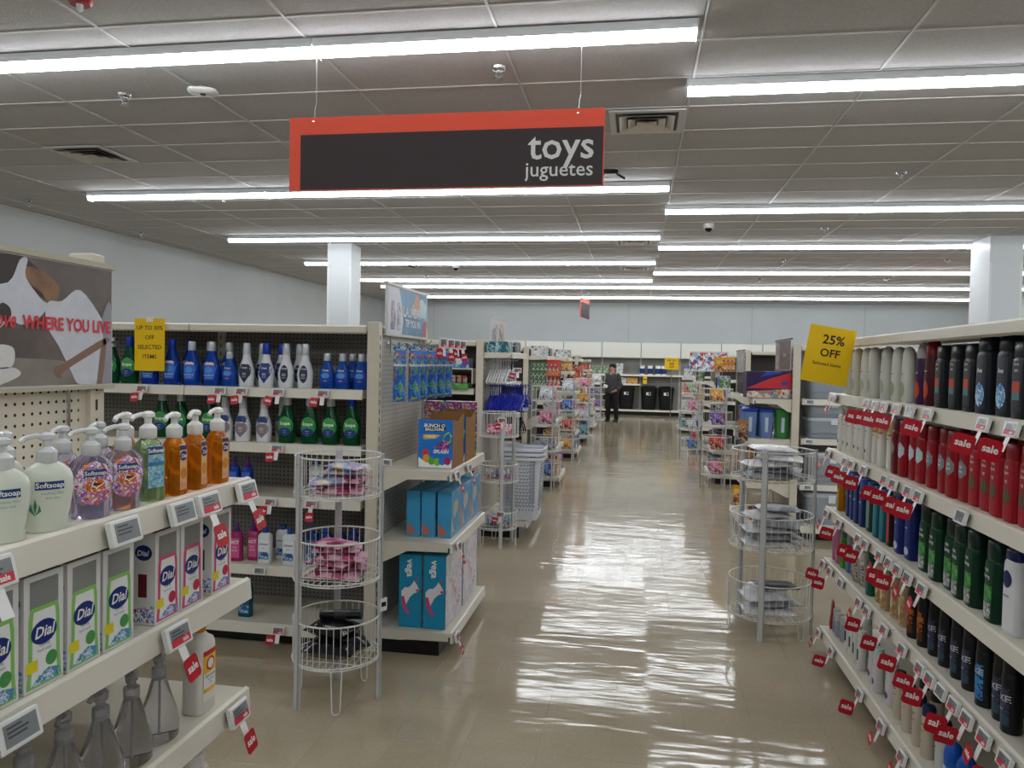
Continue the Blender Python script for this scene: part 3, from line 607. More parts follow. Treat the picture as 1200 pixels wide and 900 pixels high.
def domed(key,h,w,d,body,cap=None,label=None,text=None,tcol='33507a'):
    """tottle / pear bottle with a rounded top"""
    s=[(0,w*.8,d*.85,2.4),(h*.02,w*.86,d*.92,2.4),(h*.25,w*.98,d,2.3),(h*.45,w*1.0,d,2.2),(h*.65,w*.9,d*.95,2.1),(h*.8,w*.8,d*.9,2),(h*.9,w*.7,d*.82,2),(h*.965,w*.45,d*.6,2),(h,w*.12,d*.2,2)]
    cut=6 if cap else None
    ps=[]
    if cap:
        a=[q for q in s if q[0]<=h*.66]+[(h*.74,w*.84,d*.92,2)]; b=[(h*.74,w*.8,d*.88,2)]+[q for q in s if q[0]>=h*.8]
        ps=[P('body',lm(a,'body',M(key+'_body',body,.3))),P('cap',lm(b,'cap',M(key+'_cap',cap,.25)))]
    else: ps=[P('body',lm(s,'body',M(key+'_body',body,.3)))]
    if label:
        kids=[P('lettering',words_on(s,[(t,sz,0,h*zz,dict(bold=.02)) for t,sz,zz in (text or [])],M(key+'_ink',tcol,.5),.0022))] if text else []
        ps.append(P('label',decal(s,h*.1,h*.38,OVAL(w*.62),label if not isinstance(label,str) else M(key+'_label',label,.4)),kids))
    return ps
def pumpbottle(key,h,w,d,body,pump,text,ink,capcol=None):
    hb=h*.78; s=rnd(hb,w,d,2.4,.14,.93,.42)
    g=[P('body',lm(s,'body',M(key+'_body',body,.3)))]+pump_parts(hb,.95,M(key+'_pump',pump,.35),.7)
    g.append(P('lettering',words_on(s,[(t,sz,0,hb*zz,dict(bold=.02)) for t,sz,zz in text],M(key+'_ink',ink,.5),.0012)))
    g.append(P('seal_print',decal(s,hb*.2,hb*.3,OVAL(w*.35),M(key+'_ink',ink,.5),'seal_print')))
    return g
def can(key,h,r,body,cap,text=None,ink='3a3a42',label=None):
    s=[(0,r*.94,r*.94),(.004,r,r),(h*.74,r,r),(h*.78,r*.95,r*.95),(h*.8,r*.86,r*.86)]
    ps=[P('can_body',lm(s,'can_body',M(key+'_body',body,.35))),P('cap',lm([(h*.78,r*.9,r*.9),(h*.8,r*.95,r*.95),(h*.94,r*.9,r*.9),(h*.99,r*.74,r*.74),(h,r*.5,r*.5)],'cap',M(key+'_cap',cap,.35)))]
    if label: ps.append(P('label',decal(s,h*.1,h*.6,r*.8,label)))
    if text: ps.append(P('lettering',words_on(s,[(t,sz,0,h*zz,dict(bold=.02)) for t,sz,zz in text],M(key+'_ink',ink,.5),.0018)))
    return ps
def dometop(key,h,r,body,cap,label=None):
    s=[(0,r*.94,r*.94),(.004,r,r),(h*.6,r,r),(h*.64,r*.96,r*.96)]
    return [P('body',lm(s,'body',M(key+'_body',body,.3))),P('cap',lm([(h*.63,r*.98,r*.98),(h*.75,r*.98,r*.98),(h*.87,r*.85,r*.85),(h*.96,r*.55,r*.55),(h,r*.15,r*.15)],'cap',M(key+'_cap',cap,.2)))]+([P('label',decal(s,h*.1,h*.52,r*.8,label))] if label else [])
def tubepack(key,h,w,d,body,cap,text=None):
    s=[(0,w*.7,d*.9,2),(h*.14,w*.72,d*.9,2)]; b=[(h*.13,w*.8,d,2),(h*.3,w*.9,d*.9,2),(h*.8,w,d*.4,2),(h,w,d*.08,2)]
    ps=[P('cap',lm(s,'cap',M(key+'_cap',cap,.3))),P('body',lm(b,'body',M(key+'_body',body,.3)))]
    if text: ps.append(P('lettering',words_on(b,[(t,sz,0,h*zz,{}) for t,sz,zz in text],LET,.0015)))
    return ps
RED_HEX=lambda k,c:tallflat('red'+k,.235,.036,.024,'9a1420','8a1018',c,[('Old',.014,.62),('Spice',.014,.54)],.22,3.4,(.42,.78),.85,HEX,'f4f4f0')
LIB={
 'dove':lambda:domed('dove',.245,.042,.03,'cfcfc8',None,M('dove_leaf','a8b49a',.4),[('Dove',.013,.5)]),
 'dove_b':lambda:domed('doveb',.235,.038,.028,'d6d4cc',None,M('dove_sage','9fae86',.4),[('Dove',.013,.5)]),
 'maroon':lambda:domed('maroon',.265,.036,.03,'4a1020','8a1424',PRINT('fruit_print',['c8441c','6a1430','e08a2c','3a0c1c'],60),[('caress',.012,.5)],'e8c8b0'),
 'violet':lambda:domed('violet',.25,.036,.03,'3c1c4a','b9b2ba',PRINT('fruit_print',['c8441c']),[('caress',.012,.5)],'e8c8b0'),
 'blackbox':lambda:tallflat('blackbox',.23,.036,.026,'26282d','2b2d32',M('label_char','2b2d33',.4),[('Dove',.012,.86),('MEN',.01,.76)],.2,5,(.1,.92),.8,None,'d0d4d8',[('band',.42,.6,.55,False,M('band_red','c8452e',.4)),('band',.3,.42,.55,False,M('band_teal','4a8890',.4))]),
 'darkblue':lambda:tallflat('darkblue',.25,.04,.028,'22262e','1c2027',M('label_slate','2a303c',.4),[('Axe',.02,.66)],.18,4,(.08,.9),.8,None,'e4e6ea',[('burst',.12,.5,.7,True,PRINT('burst_blue',['3f8fd0','9fd0ee','2060a8','e8f2f8'],60))]),
 'aveeno':lambda:pumpbottle('aveeno',.255,.033,.026,'dddad2','d6d2c8',[('Aveeno',.011,.72),('daily',.008,.6)],'44506a'),
 'goldwhite':lambda:tallflat('goldw',.225,.03,.022,'dedad0','c9b27c',M('goldw_l','e4e0d6',.4),[('lotion',.011,.8)],.26,2.4,(.05,.95),.7,None,'5a3428',[('band',.9,.99,.9,False,M('gold_band','c08a2c',.35))]),
 'redblue':lambda:RED_HEX('a',M('hex_a','cdd3df',.4)),'redgrey':lambda:RED_HEX('b',M('hex_b','8a8a90',.4)),'redteal':lambda:RED_HEX('c',M('hex_c','bfe0dc',.4)),
 'redgreen':lambda:tallflat('redgreen',.235,.038,.026,'a01524','98121e',M('red_label','a81828',.4),[('Old',.012,.85),('Spice',.013,.76),('FIJI',.012,.62)],.2,3.4,(.05,.95),.8,None,'f2e6d8',[('palm_print',.28,.55,.6,True,PRINT('palm',['2c5a3a','a81828','486a3c','20382a'],70))]),
 'darkred':lambda:tallflat('darkred',.235,.038,.026,'6e0d18','640b15',M('darkred_l','8a8a90',.4),None,.2,3.4,(.45,.72),.6,HEX),
 'greenwhite':lambda:tubepack('greenwhite',.13,.026,.02,'4aa83a','e2e6dc'),
 'amber':lambda:tallflat('amber',.215,.036,.026,'b87a14','8a5a10',M('amber_l','c8942c',.4),[('oil',.012,.6)],.2,2.2,(.1,.7),.5,None,None,None,.35,.15),
 'navyblue':lambda:tallflat('navyblue',.235,.034,.024,'1a2a5e','2060b8',M('navy_l','27407e',.4),[('Suave',.012,.85),('MEN',.012,.6)],.18,3,(.08,.92),.7),
 'teal':lambda:tallflat('teal',.235,.036,.025,'0e5a6a','1f6cc0',M('teal_l','2a7f8c',.4),[('Suave',.012,.86)],.2,3,(.08,.92),.7),
 'darkgreen':lambda:tallflat('dkgreen',.235,.036,.025,'20382c','1f5f98',M('dkg_l','6f9a94',.4),[('Suave',.012,.86)],.18,3,(.1,.9),.55),
 'redblack':lambda:tallflat('redblack',.22,.03,.024,'1c1214','a8222c',M('redblack_l','c8343c',.4),[('AXE',.014,.8)],.16,3,(.1,.92),.55),
 'nivea':lambda:tallflat('nivea',.25,.04,.026,'1c2a6e','1a2668',M('nivea_l','22327c',.4),[('NIVEA',.013,.84),('MEN',.01,.6)],.16,2.8,(.05,.95),.7,None,None,[('seal',.08,.24,.55,True,M('seal_white','cdd4e4',.4))]),
 'irish':lambda:tallflat('irish',.25,.042,.03,'0d3424','0c2c20',M('irish_l','14402c',.4),[('Irish',.015,.8),('Spring',.015,.7)],.22,2.6,(.05,.95),.7,None,None,[('band',.3,.58,.66,False,PRINT('clover',['3f9a48','58b054','2f7a3a'],40)),('flask_print',.06,.3,.6,False,PRINT('flask',['b8bcb8','4a3a34','8a8e8c','d8dcd8'],60))]),
 'niveawhite':lambda:tallflat('niveaw',.25,.04,.03,'dedee0','16205a',M('niveaw_l','e4e4e6',.4),[('creme',.012,.5)],.12,3,(.05,.95),.8,None,'33406a',[('seal',.62,.86,.6,True,LNAVY)]),
 'pinkb':lambda:domed('pinkb',.19,.034,.026,'b56a8a',None,M('pink_l','c98aa4',.4)),
 'brightgreen':lambda:tallflat('brightgreen',.2,.034,.025,'2f8a1c','3a6a58',PRINT('lime_print',['3fae28','1c5a1c','58c83a','20402a'],50),[('VO5',.014,.7)],.18,2.6,(.05,.95),.8),
 'bluegrey':lambda:tallflat('bluegrey',.2,.034,.026,'41648e','8a8c92',M('bg_l','5078a4',.4),[('SOFT',.012,.7)],.25,2.8,(.05,.9),.7),
 'floral':lambda:tallflat('floral',.21,.036,.026,'b2aca0','a8a298',PRINT('floral_p',['c8c2b4','3a3834','d8d2c6','8a847a','c2bcae'],45),[('OGX',.014,.3)],.2,2.4,(.05,.95),.85,None,'3a3834'),
 'greenteal':lambda:tallflat('greenteal',.205,.034,.026,'0e5a48','0c4a3c',M('gt_l','1c6e58',.4),[('tea',.012,.6)],.2,2.6,(.1,.9),.6),
 'beige':lambda:tallflat('beige',.21,.036,.027,'b59a78','9a8a74',PRINT('beige_p',['c2a07a','a8804e','d2bc96','b48a5a'],35),[('OGX',.014,.72)],.2,2.3,(.05,.95),.85,None,'3c2c1c',[('seal',.25,.5,.5,True,M('seal_cream','d8c88e',.4))]),
 'axe':lambda:can('axe',.225,.029,'15161a','111215',[('AXE',.028,.42),('dark',.01,.3)],'c8ccd4',PRINT('axe_p',['1c1e24','2a4a5c','18191d','3a2c5a','101114'],40)),
 'axeorange':lambda:can('axeo',.225,.029,'15161a','111215',[('AXE',.028,.42)],'d8822c',PRINT('axeo_p',['1c1e24','5a3010','18191d','b85a18','101114'],40)),
 'axeblue':lambda:can('axeb',.225,.03,'15171c','121318',[('AXE',.026,.46)],'c8ccd4',PRINT('axeb_p',['16304c','2f7ac0','18191d','3a9ad8','101114'],40)),
 'redtube':lambda:tubepack('redtube',.16,.03,.018,'8e1a2a','8e1a2a',[('rose',.012,.5)]),
 'greyset':lambda:tallflat('greyset',.13,.026,.02,'a2a6ac','c2c2be',M('gs_l','8a94a8',.4),None,.3,2.5),
 'blacklabel':lambda:tallflat('blacklabel',.185,.026,.02,'dcdcd8','d0d4d2',M('bl_l','e0e0dc',.4),[('care',.01,.85)],.16,3,(.05,.95),.8,None,'4a5a78',[('panel',.28,.62,.55,False,LBLK)]),
 'mintcap':lambda:tallflat('mintcap',.2,.032,.024,'d8d4d4','bfe0d8',M('mc_l','dcd6d8',.4),[('dry',.012,.8),('spray',.009,.7)],.14,2.4,(.05,.95),.8,None,'6a6a98',[('flower_print',.18,.36,.5,True,M('ink_violet','5a4a98',.5))]),
 'dovecan':lambda:can('dovecan',.2,.026,'cfc2ae','2a2f2c',[('Dove',.014,.62),('men+care',.008,.5),('clean',.008,.3)]),
 'dovecan_n':lambda:can('dovecann',.2,.026,'cfc2ae','1c2c5c',[('Dove',.014,.62),('men+care',.008,.5),('clean',.008,.3)]),
 'whitecan':lambda:can('whitecan',.2,.028,'d6d4d2','18201e',[('shave',.013,.6),('gel',.01,.5)],'3a3a62'),
 'bluedome':lambda:dometop('bluedome',.17,.032,'1f64b8','1a5cc0',PRINT('bd_p',['8fc0e8','2f80d0','dcecf8'],40)),
 'golddome':lambda:dometop('golddome',.17,.032,'1c2c50','20386a',PRINT('gd_p',['b8902c','20386a','6a5418','14203c'],30)),
}
DESC={'dove':('pale grey rounded body wash bottle','bottle'),'dove_b':('slim white body wash bottle with leaf print','bottle'),'maroon':('maroon fruit body wash bottle with domed cap','bottle'),'violet':('violet fruit body wash bottle','bottle'),'blackbox':('charcoal square bottle with red band','bottle'),'darkblue':('dark slate bottle with blue burst','bottle'),
'aveeno':('white pump lotion bottle','bottle'),'goldwhite':('white lotion bottle with gold band','bottle'),'redblue':('red body wash with pale hexagon label','bottle'),'redgrey':('red body wash with grey hexagon label','bottle'),'redteal':('red body wash with aqua hexagon label','bottle'),'redgreen':('bright red body wash with palm print','bottle'),'darkred':('dark maroon plain body wash','bottle'),'greenwhite':('small green tube with white cap','tube'),
'amber':('amber oil bottle','bottle'),'navyblue':('navy shampoo bottle with blue cap','bottle'),'teal':('teal shampoo bottle with blue cap','bottle'),'darkgreen':('dark green shampoo bottle with blue cap','bottle'),'redblack':('black and red body wash bottle','bottle'),'nivea':('deep blue body wash bottle','bottle'),'irish':('dark green body wash bottle','bottle'),'niveawhite':('white body wash bottle with navy cap','bottle'),
'pinkb':('dusty pink rounded bottle','bottle'),'brightgreen':('bright green shampoo bottle','bottle'),'bluegrey':('blue grey shampoo bottle','bottle'),'floral':('beige floral conditioner bottle','bottle'),'greenteal':('teal green conditioner bottle','bottle'),'beige':('tan shampoo bottle with cream seal','bottle'),'axe':('black spray can with printed band','spray can'),'axeorange':('black spray can with orange print','spray can'),'axeblue':('black spray can with blue print','spray can'),
'redtube':('dark red flat tube','tube'),'greyset':('small grey travel bottle','bottle'),'blacklabel':('white slim bottle with black label','bottle'),'mintcap':('white bottle with mint cap','bottle'),'dovecan':('cream deodorant can with dark cap','spray can'),'dovecan_n':('cream deodorant can with navy cap','spray can'),'whitecan':('white shave can with black cap','spray can'),'bluedome':('blue domed bottle','bottle'),'golddome':('navy and gold domed bottle','bottle')}
NAMES={'bottle':'care_bottle','tube':'cosmetic_tube','spray can':'spray_can'}
# ---------------------------------------------------------------- price tags
TF=M('tag_frame','e9e9e6',.35); TSC=M('tag_screen','8d9092',.25); TRD=M('tag_red','d8344a',.4); FLG=M('sale_red','c01a2c',.4); STP=M('sale_strip','efeeec',.4)
TINK=M('tag_ink','4a4d50',.4)
def tag_parts(flag,tilt=0,w=.075,h=.046):
    def mk():
        fr=G().cbox(0,-.006,0,w,.011,h,.0025).mesh('frame',TF)
        sc=G().flat([(-w*.38,-h*.34),(w*.42,-h*.34),(w*.42,h*.36),(-w*.38,h*.36)],-.0122).mesh('screen',TSC)
        ink=G()
        for k,(a,b) in enumerate(((-.3,.0),(-.3,.15),(-.3,.1))): ink.box(-w*.3,w*(.05+b),-.0128,-.0124,h*(.2-.14*k),h*(.26-.14*k))
        bd=G().flat([(-w*.38,-h*.36),(w*.42,-h*.36),(w*.42,-h*.06),(-w*.38,-h*.06)],-.0126).mesh('red_band',TRD)
        bl=text_into(G(),'sale',.013,w*.2,-h*.29,-.013,bold=.03).mesh('lettering',LET)
        st=G().add([(-.012,-.009,-h/2+.004),(.014,-.009,-h/2+.004),(.016,-.016,-h/2-.045),(-.008,-.016,-h/2-.045)],[(0,1,2,3)]).mesh('strip',STP)
        z0=-h/2-.075
        c=.006; fl=[(-.024+c,z0),(.024-c,z0),(.024,z0+c),(.024,z0+.05-c),(.024-c,z0+.05),(-.024+c,z0+.05),(-.024,z0+.05-c),(-.024,z0+c)]
        fg=G().prism(fl,-.019,-.018).mesh('flag',FLG)
        lt=text_into(G(),'sale',.024,0,z0+.019,-.0196,bold=.025).mesh('lettering',LET)
        z1=-h/2-.078; c=.008; a=.032; fl=[(-a+c,z1),(a-c,z1),(a,z1+c),(a,z1+.062-c),(a-c,z1+.062),(-a+c,z1+.062),(-a,z1+.062-c),(-a,z1+c)]
        fg2=G().prism(fl,-.0005,.0005).mesh('flag',FLG); lt2=text_into(G(),'sale',.03,0,z1+.024,-.0012,bold=.03).mesh('lettering',LET)
        cl=G().box(-w*.4,w*.4,-.001,.006,-h*.3,h*.35).mesh('clip',BLK)
        return fr,sc,ink.mesh('print',TINK),bd,bl,st,fg,lt,cl,fg2,lt2
    fr,sc,ink,bd,bl,st,fg,lt,cl,fg2,lt2=memo(('tag',w,h),mk)
    ps=[P('frame',fr,[P('screen',sc),P('print',ink)]),P('clip',cl)]
    if flag: ps.append(P('red_band',bd,[P('lettering',bl)]))
    if flag: ps.append(P('strip',st))
    if flag==1: ps.append(P('sale_flag',fg,[P('lettering',lt)],None,(0,random.uniform(-.12,.12),0)))
    if flag==4: ps.append(P('sale_flag',fg2,[P('lettering',lt2)],(.012+random.uniform(-.004,.004),-.05,random.uniform(-.004,.01)),(random.uniform(-.15,.15),0,PI/2+random.uniform(-.3,.15))))
    if flag==2: ps.append(P('sale_flag',fg,[P('lettering',lt)],(.0,-.004,.0),(0,.35,0)))
    if flag==3: ps.append(P('sale_flag',fg,[P('lettering',lt)],(-.033,-.002,.02),(0,random.uniform(-.1,.25),0)))
    return ps
def price_tag(loc,rz,flag,label,grp,tilt=.25,w=.075,h=.046):
    thing('price_tag',tag_parts(flag,w=w,h=h),label,'price tag',loc,(-tilt,0,rz),grp)
def tags(run,pos,place,side,grp,rz,flagf=None,**kw):
    n=len(pos)
    for i,(loc,fl) in enumerate(zip(pos,flagf)):
        w=f'{ORD[i]} price tag from the {side} on {place}' if n>1 else f'only price tag on {place}'
        price_tag(loc,rz,fl,w,grp,**kw)
# shampoo run (right)
TY={1:([4.30,3.70,3.58,3.46,3.30,3.144,2.963,2.514,2.335],[2,3,3,3,3,0,3,3,3]),2:([4.39,4.04,3.92,3.717,3.42,3.31,3.133,3.026,2.647],[2,3,3,3,3,3,3,3,0]),
    3:([4.38,4.12,3.77,3.66,3.45,3.33,3.223,3.108,2.96],[2,3,3,3,2,3,3,2,2]),4:([4.42,4.27,4.05,3.73,3.6,3.36,3.14,2.95,2.855,2.755,2.65,2.55,2.43,2.3],[3,3,0,2,3,3,3,3,3,0,3,3,2,3]),5:([4.43,4.15,3.63,3.32,3.07,2.8],[2,3,3,2,2,3])}
RZ={1:1.46,2:1.15,3:.82,4:.53,5:.14}; PL={1:'top shampoo shelf',2:'second shampoo shelf',3:'third shampoo shelf',4:'fourth shampoo shelf',5:'bottom shampoo shelf'}
for k,(ys,fl) in TY.items():
    xr=RG-.49-.028 if k<5 else RG-.5-.028
    tags('r',[(xr,y,RZ[k]-.024) for y in ys],'the '+PL[k],'far end','price tags on the shampoo run',-PI/2,[4 if q==3 else q for q in fl])
# soap run (left)
def stag(z,ys,fl,pl): tags('l',[(-1.43+.455+.025,y,z-.026) for y in ys],pl,'camera end','price tags on the soap run',PI/2,fl,w=.082,h=.05)
stag(1.29,[.985,1.285,1.47,1.57,1.74],[5,0,0,1,1],'the top soap shelf')
stag(1.031,[1.035,1.455],[0,1],'the boxed soap shelf')
stag(.748,[1.71],[1],'the clear soap shelf')
# mouthwash
def mtag(z,y,xs,fl,pl): tags('m',[(x,y,z-.024) for x in xs],pl,'left','price tags on the mouthwash shelving',0,fl,w=.07,h=.042)
my=4.36-.4-.028
mtag(1.425,my,[-2.78,-2.30,-2.17,-1.95,-1.69],[3,3,3,3,3],'the top mouthwash shelf')
mtag(1.115,my,[-1.955],[3],'the second mouthwash shelf'); mtag(.815,my,[-1.99,-1.75],[3,1],'the third mouthwash shelf')
mtag(.425,my,[-2.05],[0],'the fourth mouthwash shelf'); mtag(.125,4.36-.47-.028,[-1.9],[3],'the bottom mouthwash shelf')
# toy end cap (front rail faces the aisle)
xe=-1.40+.42+.029
tags('t',[(xe,4.0,.975),(xe,4.3,.975)],'the balloon box shelf','camera end','price tags on the toy end cap',PI/2,[1,1]); price_tag((xe+.012,4.02,.585),PI/2,1,'price tag on the middle shelf corner of the toy end cap','price tags on the toy end cap')
price_tag((-1.40+.44+.029,3.98,.1),PI/2,1,'price tag on the bottom shelf corner of the toy end cap','price tags on the toy end cap')
# ---------------------------------------------------------------- right run stock
def stock(rowname,x,z,rz,items,end,grp,jit=.004):
    from collections import Counter
    cnt=Counter(k for k,_ in items); seen=Counter()
    for k,y in items:
        d,c=DESC[k]; seen[k]+=1
        lab=f'{d}, {rowname}' if cnt[k]==1 else f'{ORD[seen[k]-1]} {d} from {end}, {rowname}'
        thing(NAMES[c],spec(k,LIB[k]),lab,c,(x+random.uniform(-jit,jit)*2,y,z+.0005),rz+random.uniform(-.06,.06),grp)
XB=RG-.49+.05
r1=list(zip(['dove']*3+['dove']*2+['dove_b']*2+['violet','maroon']+['blackbox']*3+['darkblue']*2,[4.29,4.14,3.99,3.87,3.72,3.535,3.40,3.275,3.165,3.04,2.925,2.805,2.675,2.56]))+[('blackbox',2.46)]
r2=list(zip(['aveeno']*6+['goldwhite']*3+['darkred','redblue','redblue','redteal']+['redgrey']*4+['redgreen']*5,[4.42,4.33,4.24,4.125,4.03,3.93,3.825,3.72,3.62,3.50,3.41,3.32,3.235,3.12,3.0,2.90,2.82,2.74,2.65,2.56,2.475,2.39]))
r3=list(zip(['amber']+['navyblue']*4+['darkgreen']+['teal']*2+['redblack']+['nivea']*2+['irish']*6+['niveawhite'],[4.39,4.23,4.145,4.055,3.97,3.86,3.74,3.645,3.56,3.44,3.33,3.155,3.025,2.91,2.81,2.72,2.565,2.455]))
r4=list(zip(['pinkb']*2+['brightgreen','bluegrey']+['floral']*3+['greenteal']+['beige']*4+['axeorange']*2+['axe']*4+['axeblue']+['axe']*2,[4.46,4.38,4.29,4.2,4.1,4.02,3.945,3.80,3.69,3.585,3.48,3.37,3.235,3.14,3.05,2.945,2.84,2.745,2.62,2.525,2.44]))
r5=list(zip(['redtube']+['greyset']*3+['blacklabel']*4+['mintcap']*3+['dovecan']*2+['dovecan_n']*2+['whitecan']+['bluedome']*2+['golddome'],[4.46,4.4,4.33,4.26,4.15,4.06,3.975,3.885,3.725,3.63,3.48,3.37,3.25,3.14,3.045,2.925,2.82,2.73,2.60]))
yy=[2.3-.125*q for q in range(11)]
for lst,kk in ((r1,['darkblue','blackbox','blackbox','dove_b','dove_b','dove_b','dove','dove','dove','maroon','maroon']),(r2,['redgreen']*5+['redgrey']*4+['aveeno']*2),(r3,['niveawhite']*4+['nivea']*4+['teal']*3),(r4,['axe']*4+['axeblue']*3+['beige']*4),(r5,['golddome']*3+['bluedome']*3+['whitecan']*5)): lst+=list(zip(kk,yy))
for k,it in ((1,r1),(2,r2),(3,r3),(4,r4),(5,r5)): stock(PL[k],XB if k<5 else XB-.01,RZ[k],-PI/2,it,'far end','goods on '+PL[k])
# second row standing behind the front bottles
def behind(rowname,x,z,items,grp,rz=-PI/2):
    n=len(items)
    for i,(k,y) in enumerate(items):
        d,c=DESC[k]; thing(NAMES[c],spec(k,LIB[k]),f'{ORD[i]} bottle from the far end, back row of {rowname}',c,(x,y,z+.0005),rz,grp)
behind(PL[1],XB+.085,1.46,[('dove',4.22),('dove',4.06),('dove',3.8),('blackbox',3.1),('blackbox',2.98),('darkblue',2.62)],'back row of '+PL[1])
behind(PL[2],XB+.085,1.15,[('aveeno',4.38),('aveeno',4.18),('redgrey',3.06),('redgrey',2.95),('redgreen',2.7),('redgreen',2.6)],'back row of '+PL[2])
behind(PL[3],XB+.085,.82,[('navyblue',4.19),('navyblue',4.1),('irish',3.09),('irish',2.96),('irish',2.86),('irish',2.65)],'back row of '+PL[3])
behind(PL[4],XB+.085,.53,[('beige',3.63),('axe',3.0),('axe',2.9),('axe',2.8),('axe',2.69),('axe',2.57)],'back row of '+PL[4])
behind(PL[5],XB+.07,.14,[('dovecan',3.31),('dovecan',3.19),('blacklabel',4.1)],'back row of '+PL[5])
thing('cosmetic_tube',spec('greenwhite',LIB['greenwhite']),'small green tube with white cap at the far end of the second shampoo shelf','tube',(RG-.2,4.45,1.1505),-PI/2)
thing('care_bottle',spec('whitepump',lambda:pumpbottle('whitepump',.19,.034,.026,'d2d2cc','8a5a4a',[('lotion',.011,.6)],'6a7a80')),'white pump bottle with brown head at the far end, third shampoo shelf','bottle',(RG-.15,4.44,.8205),-PI/2)
# ---------------------------------------------------------------- near soaps (left run)
SX=-1.43+.455
def soaps(items,z,place):
    from collections import Counter
    cnt=Counter(i[4] for i in items); seen=Counter()
    for name,sp,x,y,lab,rot in items:
        seen[lab]+=1
        l=f'{ORD[seen[lab]-1]} {lab} from the camera end, {place}' if cnt[lab]>1 else f'{lab}, {place}'
        thing(name,sp,l,'bottle',(x,y,z+.0005),PI/2+rot,'hand soaps on '+place)
cr=spec('cream',lambda:oval_soap('cream')); li=spec('lilac',lambda:oval_soap('lilac')); go=spec('gold',lambda:square_soap('gold')); gr=spec('green',lambda:square_soap('green'))
f=SX-.03
soaps([('soap_dispenser',cr,f-.005,1.075,'milky white aloe soap pump at the front',-.6),('soap_dispenser',cr,f,1.165,'milky white aloe soap pump at the front',-.65),
 ('soap_dispenser',li,f-.002,1.275,'lilac fish soap pump at the front',-.55),('soap_dispenser',li,f-.002,1.365,'lilac fish soap pump at the front',-.5),
 ('soap_dispenser',gr,f-.01,1.455,'green soap pump with aqua label',-.25),('soap_dispenser',go,f-.002,1.535,'gold soap pump at the front',.0),('soap_dispenser',go,f-.002,1.615,'gold soap pump at the front',.08),('soap_dispenser',go,f-.002,1.71,'gold soap pump at the front',-.05),
 ('soap_dispenser',cr,f-.08,1.06,'milky white soap pump in the back row',0),('soap_dispenser',cr,f-.08,1.16,'milky white soap pump in the back row',0),('soap_dispenser',li,f-.075,1.29,'lilac soap pump in the back row',0),('soap_dispenser',li,f-.075,1.39,'lilac soap pump in the back row',0),('soap_dispenser',go,f-.085,1.485,'gold soap pump behind the green one',0)],1.29,'top soap shelf')
bx=spec('bxg',lambda:soap_box('green')); bc=spec('bxc',lambda:soap_box('cherry'))
for i,y in enumerate((1.035,1.132,1.226,1.32)): thing('soap_carton',bx,f'{ORD[i]} white and green soap carton from the camera end','carton',(SX-.035,y,1.0315),PI/2+.02*(-1)**i,'green soap cartons')
for i,y in enumerate((1.475,1.566,1.69)): thing('soap_carton',bc,f'{ORD[i]} white and cherry red soap carton from the camera end','carton',(SX-.035,y,1.0315),PI/2,'cherry soap cartons')
for i,y in enumerate((1.04,1.135,1.23,1.325,1.48,1.57)): thing('soap_carton',bx if i<4 else bc,f'{ORD[i]} soap carton from the camera end in the back row','carton',(SX-.1,y,1.0315),PI/2,'back row soap cartons')
td=spec('tear',teardrop)
for i,(x,y) in enumerate(((-.05,1.04),(-.048,1.135),(-.05,1.23),(-.048,1.325),(-.05,1.42),(-.055,1.52))): thing('soap_dispenser',td,f'{ORD[i]} clear teardrop soap pump from the camera end','bottle',(SX+x,y,.7485),PI/2+random.uniform(-.3,.3),'clear teardrop soap pumps')
thing('refill_jug',spec('jug',jug),'white refill jug with orange cap at the shelf end','bottle',(SX-.045,1.66,.7485),PI/2)
thing('lotion_bottle',spec('lot',lotion),'beige lotion bottle with red cap on the lowest visible soap shelf','bottle',(SX-.05,1.52,.4705),PI/2)
thing('lotion_bottle',spec('jarw',lambda:[P('body',lm(rnd(.15,.045,.035,2.4),'body',M('jar_cream','d8d2c6',.3))),P('cap',lm(cyl(.15,.18,.028),'cap',M('pump_white','ecebe6',.3),16)),P('label',decal(rnd(.15,.045,.035,2.4),.03,.09,.03,LNAVY))]),'white lotion bottle with navy label on the lowest visible soap shelf','bottle',(SX-.05,1.64,.4705),PI/2)
# ---------------------------------------------------------------- mouthwash stock
MW={}
def mws(z,y,items,place):
    from collections import Counter
    D={'blue':'blue mouthwash with silver cap','blue_b':'blue mouthwash with blue cap','green':'green mouthwash with silver cap','green_b':'green mouthwash with blue cap','small_blue':'short blue mouthwash','white_d':'white rinse bottle with dark shield','white_o':'white rinse bottle with dark oval','white_b':'white rinse bottle with blue cap','white_l':'white rinse bottle with mauve shield','pink':'magenta kids rinse','pump_blue':'royal blue rinse','list_white':'square white mouthwash','list_teal':'square teal mouthwash','list_dark':'square deep blue mouthwash'}
    cnt=Counter((k,dy>.05) for k,x,dy in items); seen=Counter()
    for k,x,dy in items:
        q=(k,dy>.05); seen[q]+=1; row=', back row' if q[1] else ''
        l=(f'{ORD[seen[q]-1]} {D[k]} from the left{row}, {place}' if cnt[q]>1 else f'{D[k]}{row}, {place}')
        thing('mouthwash_bottle',spec('mw_'+k,lambda:mouthwash(k)),l,'bottle',(x,y+dy,z+.0005),random.uniform(-.05,.05),'mouthwash on '+place)
y0=4.03
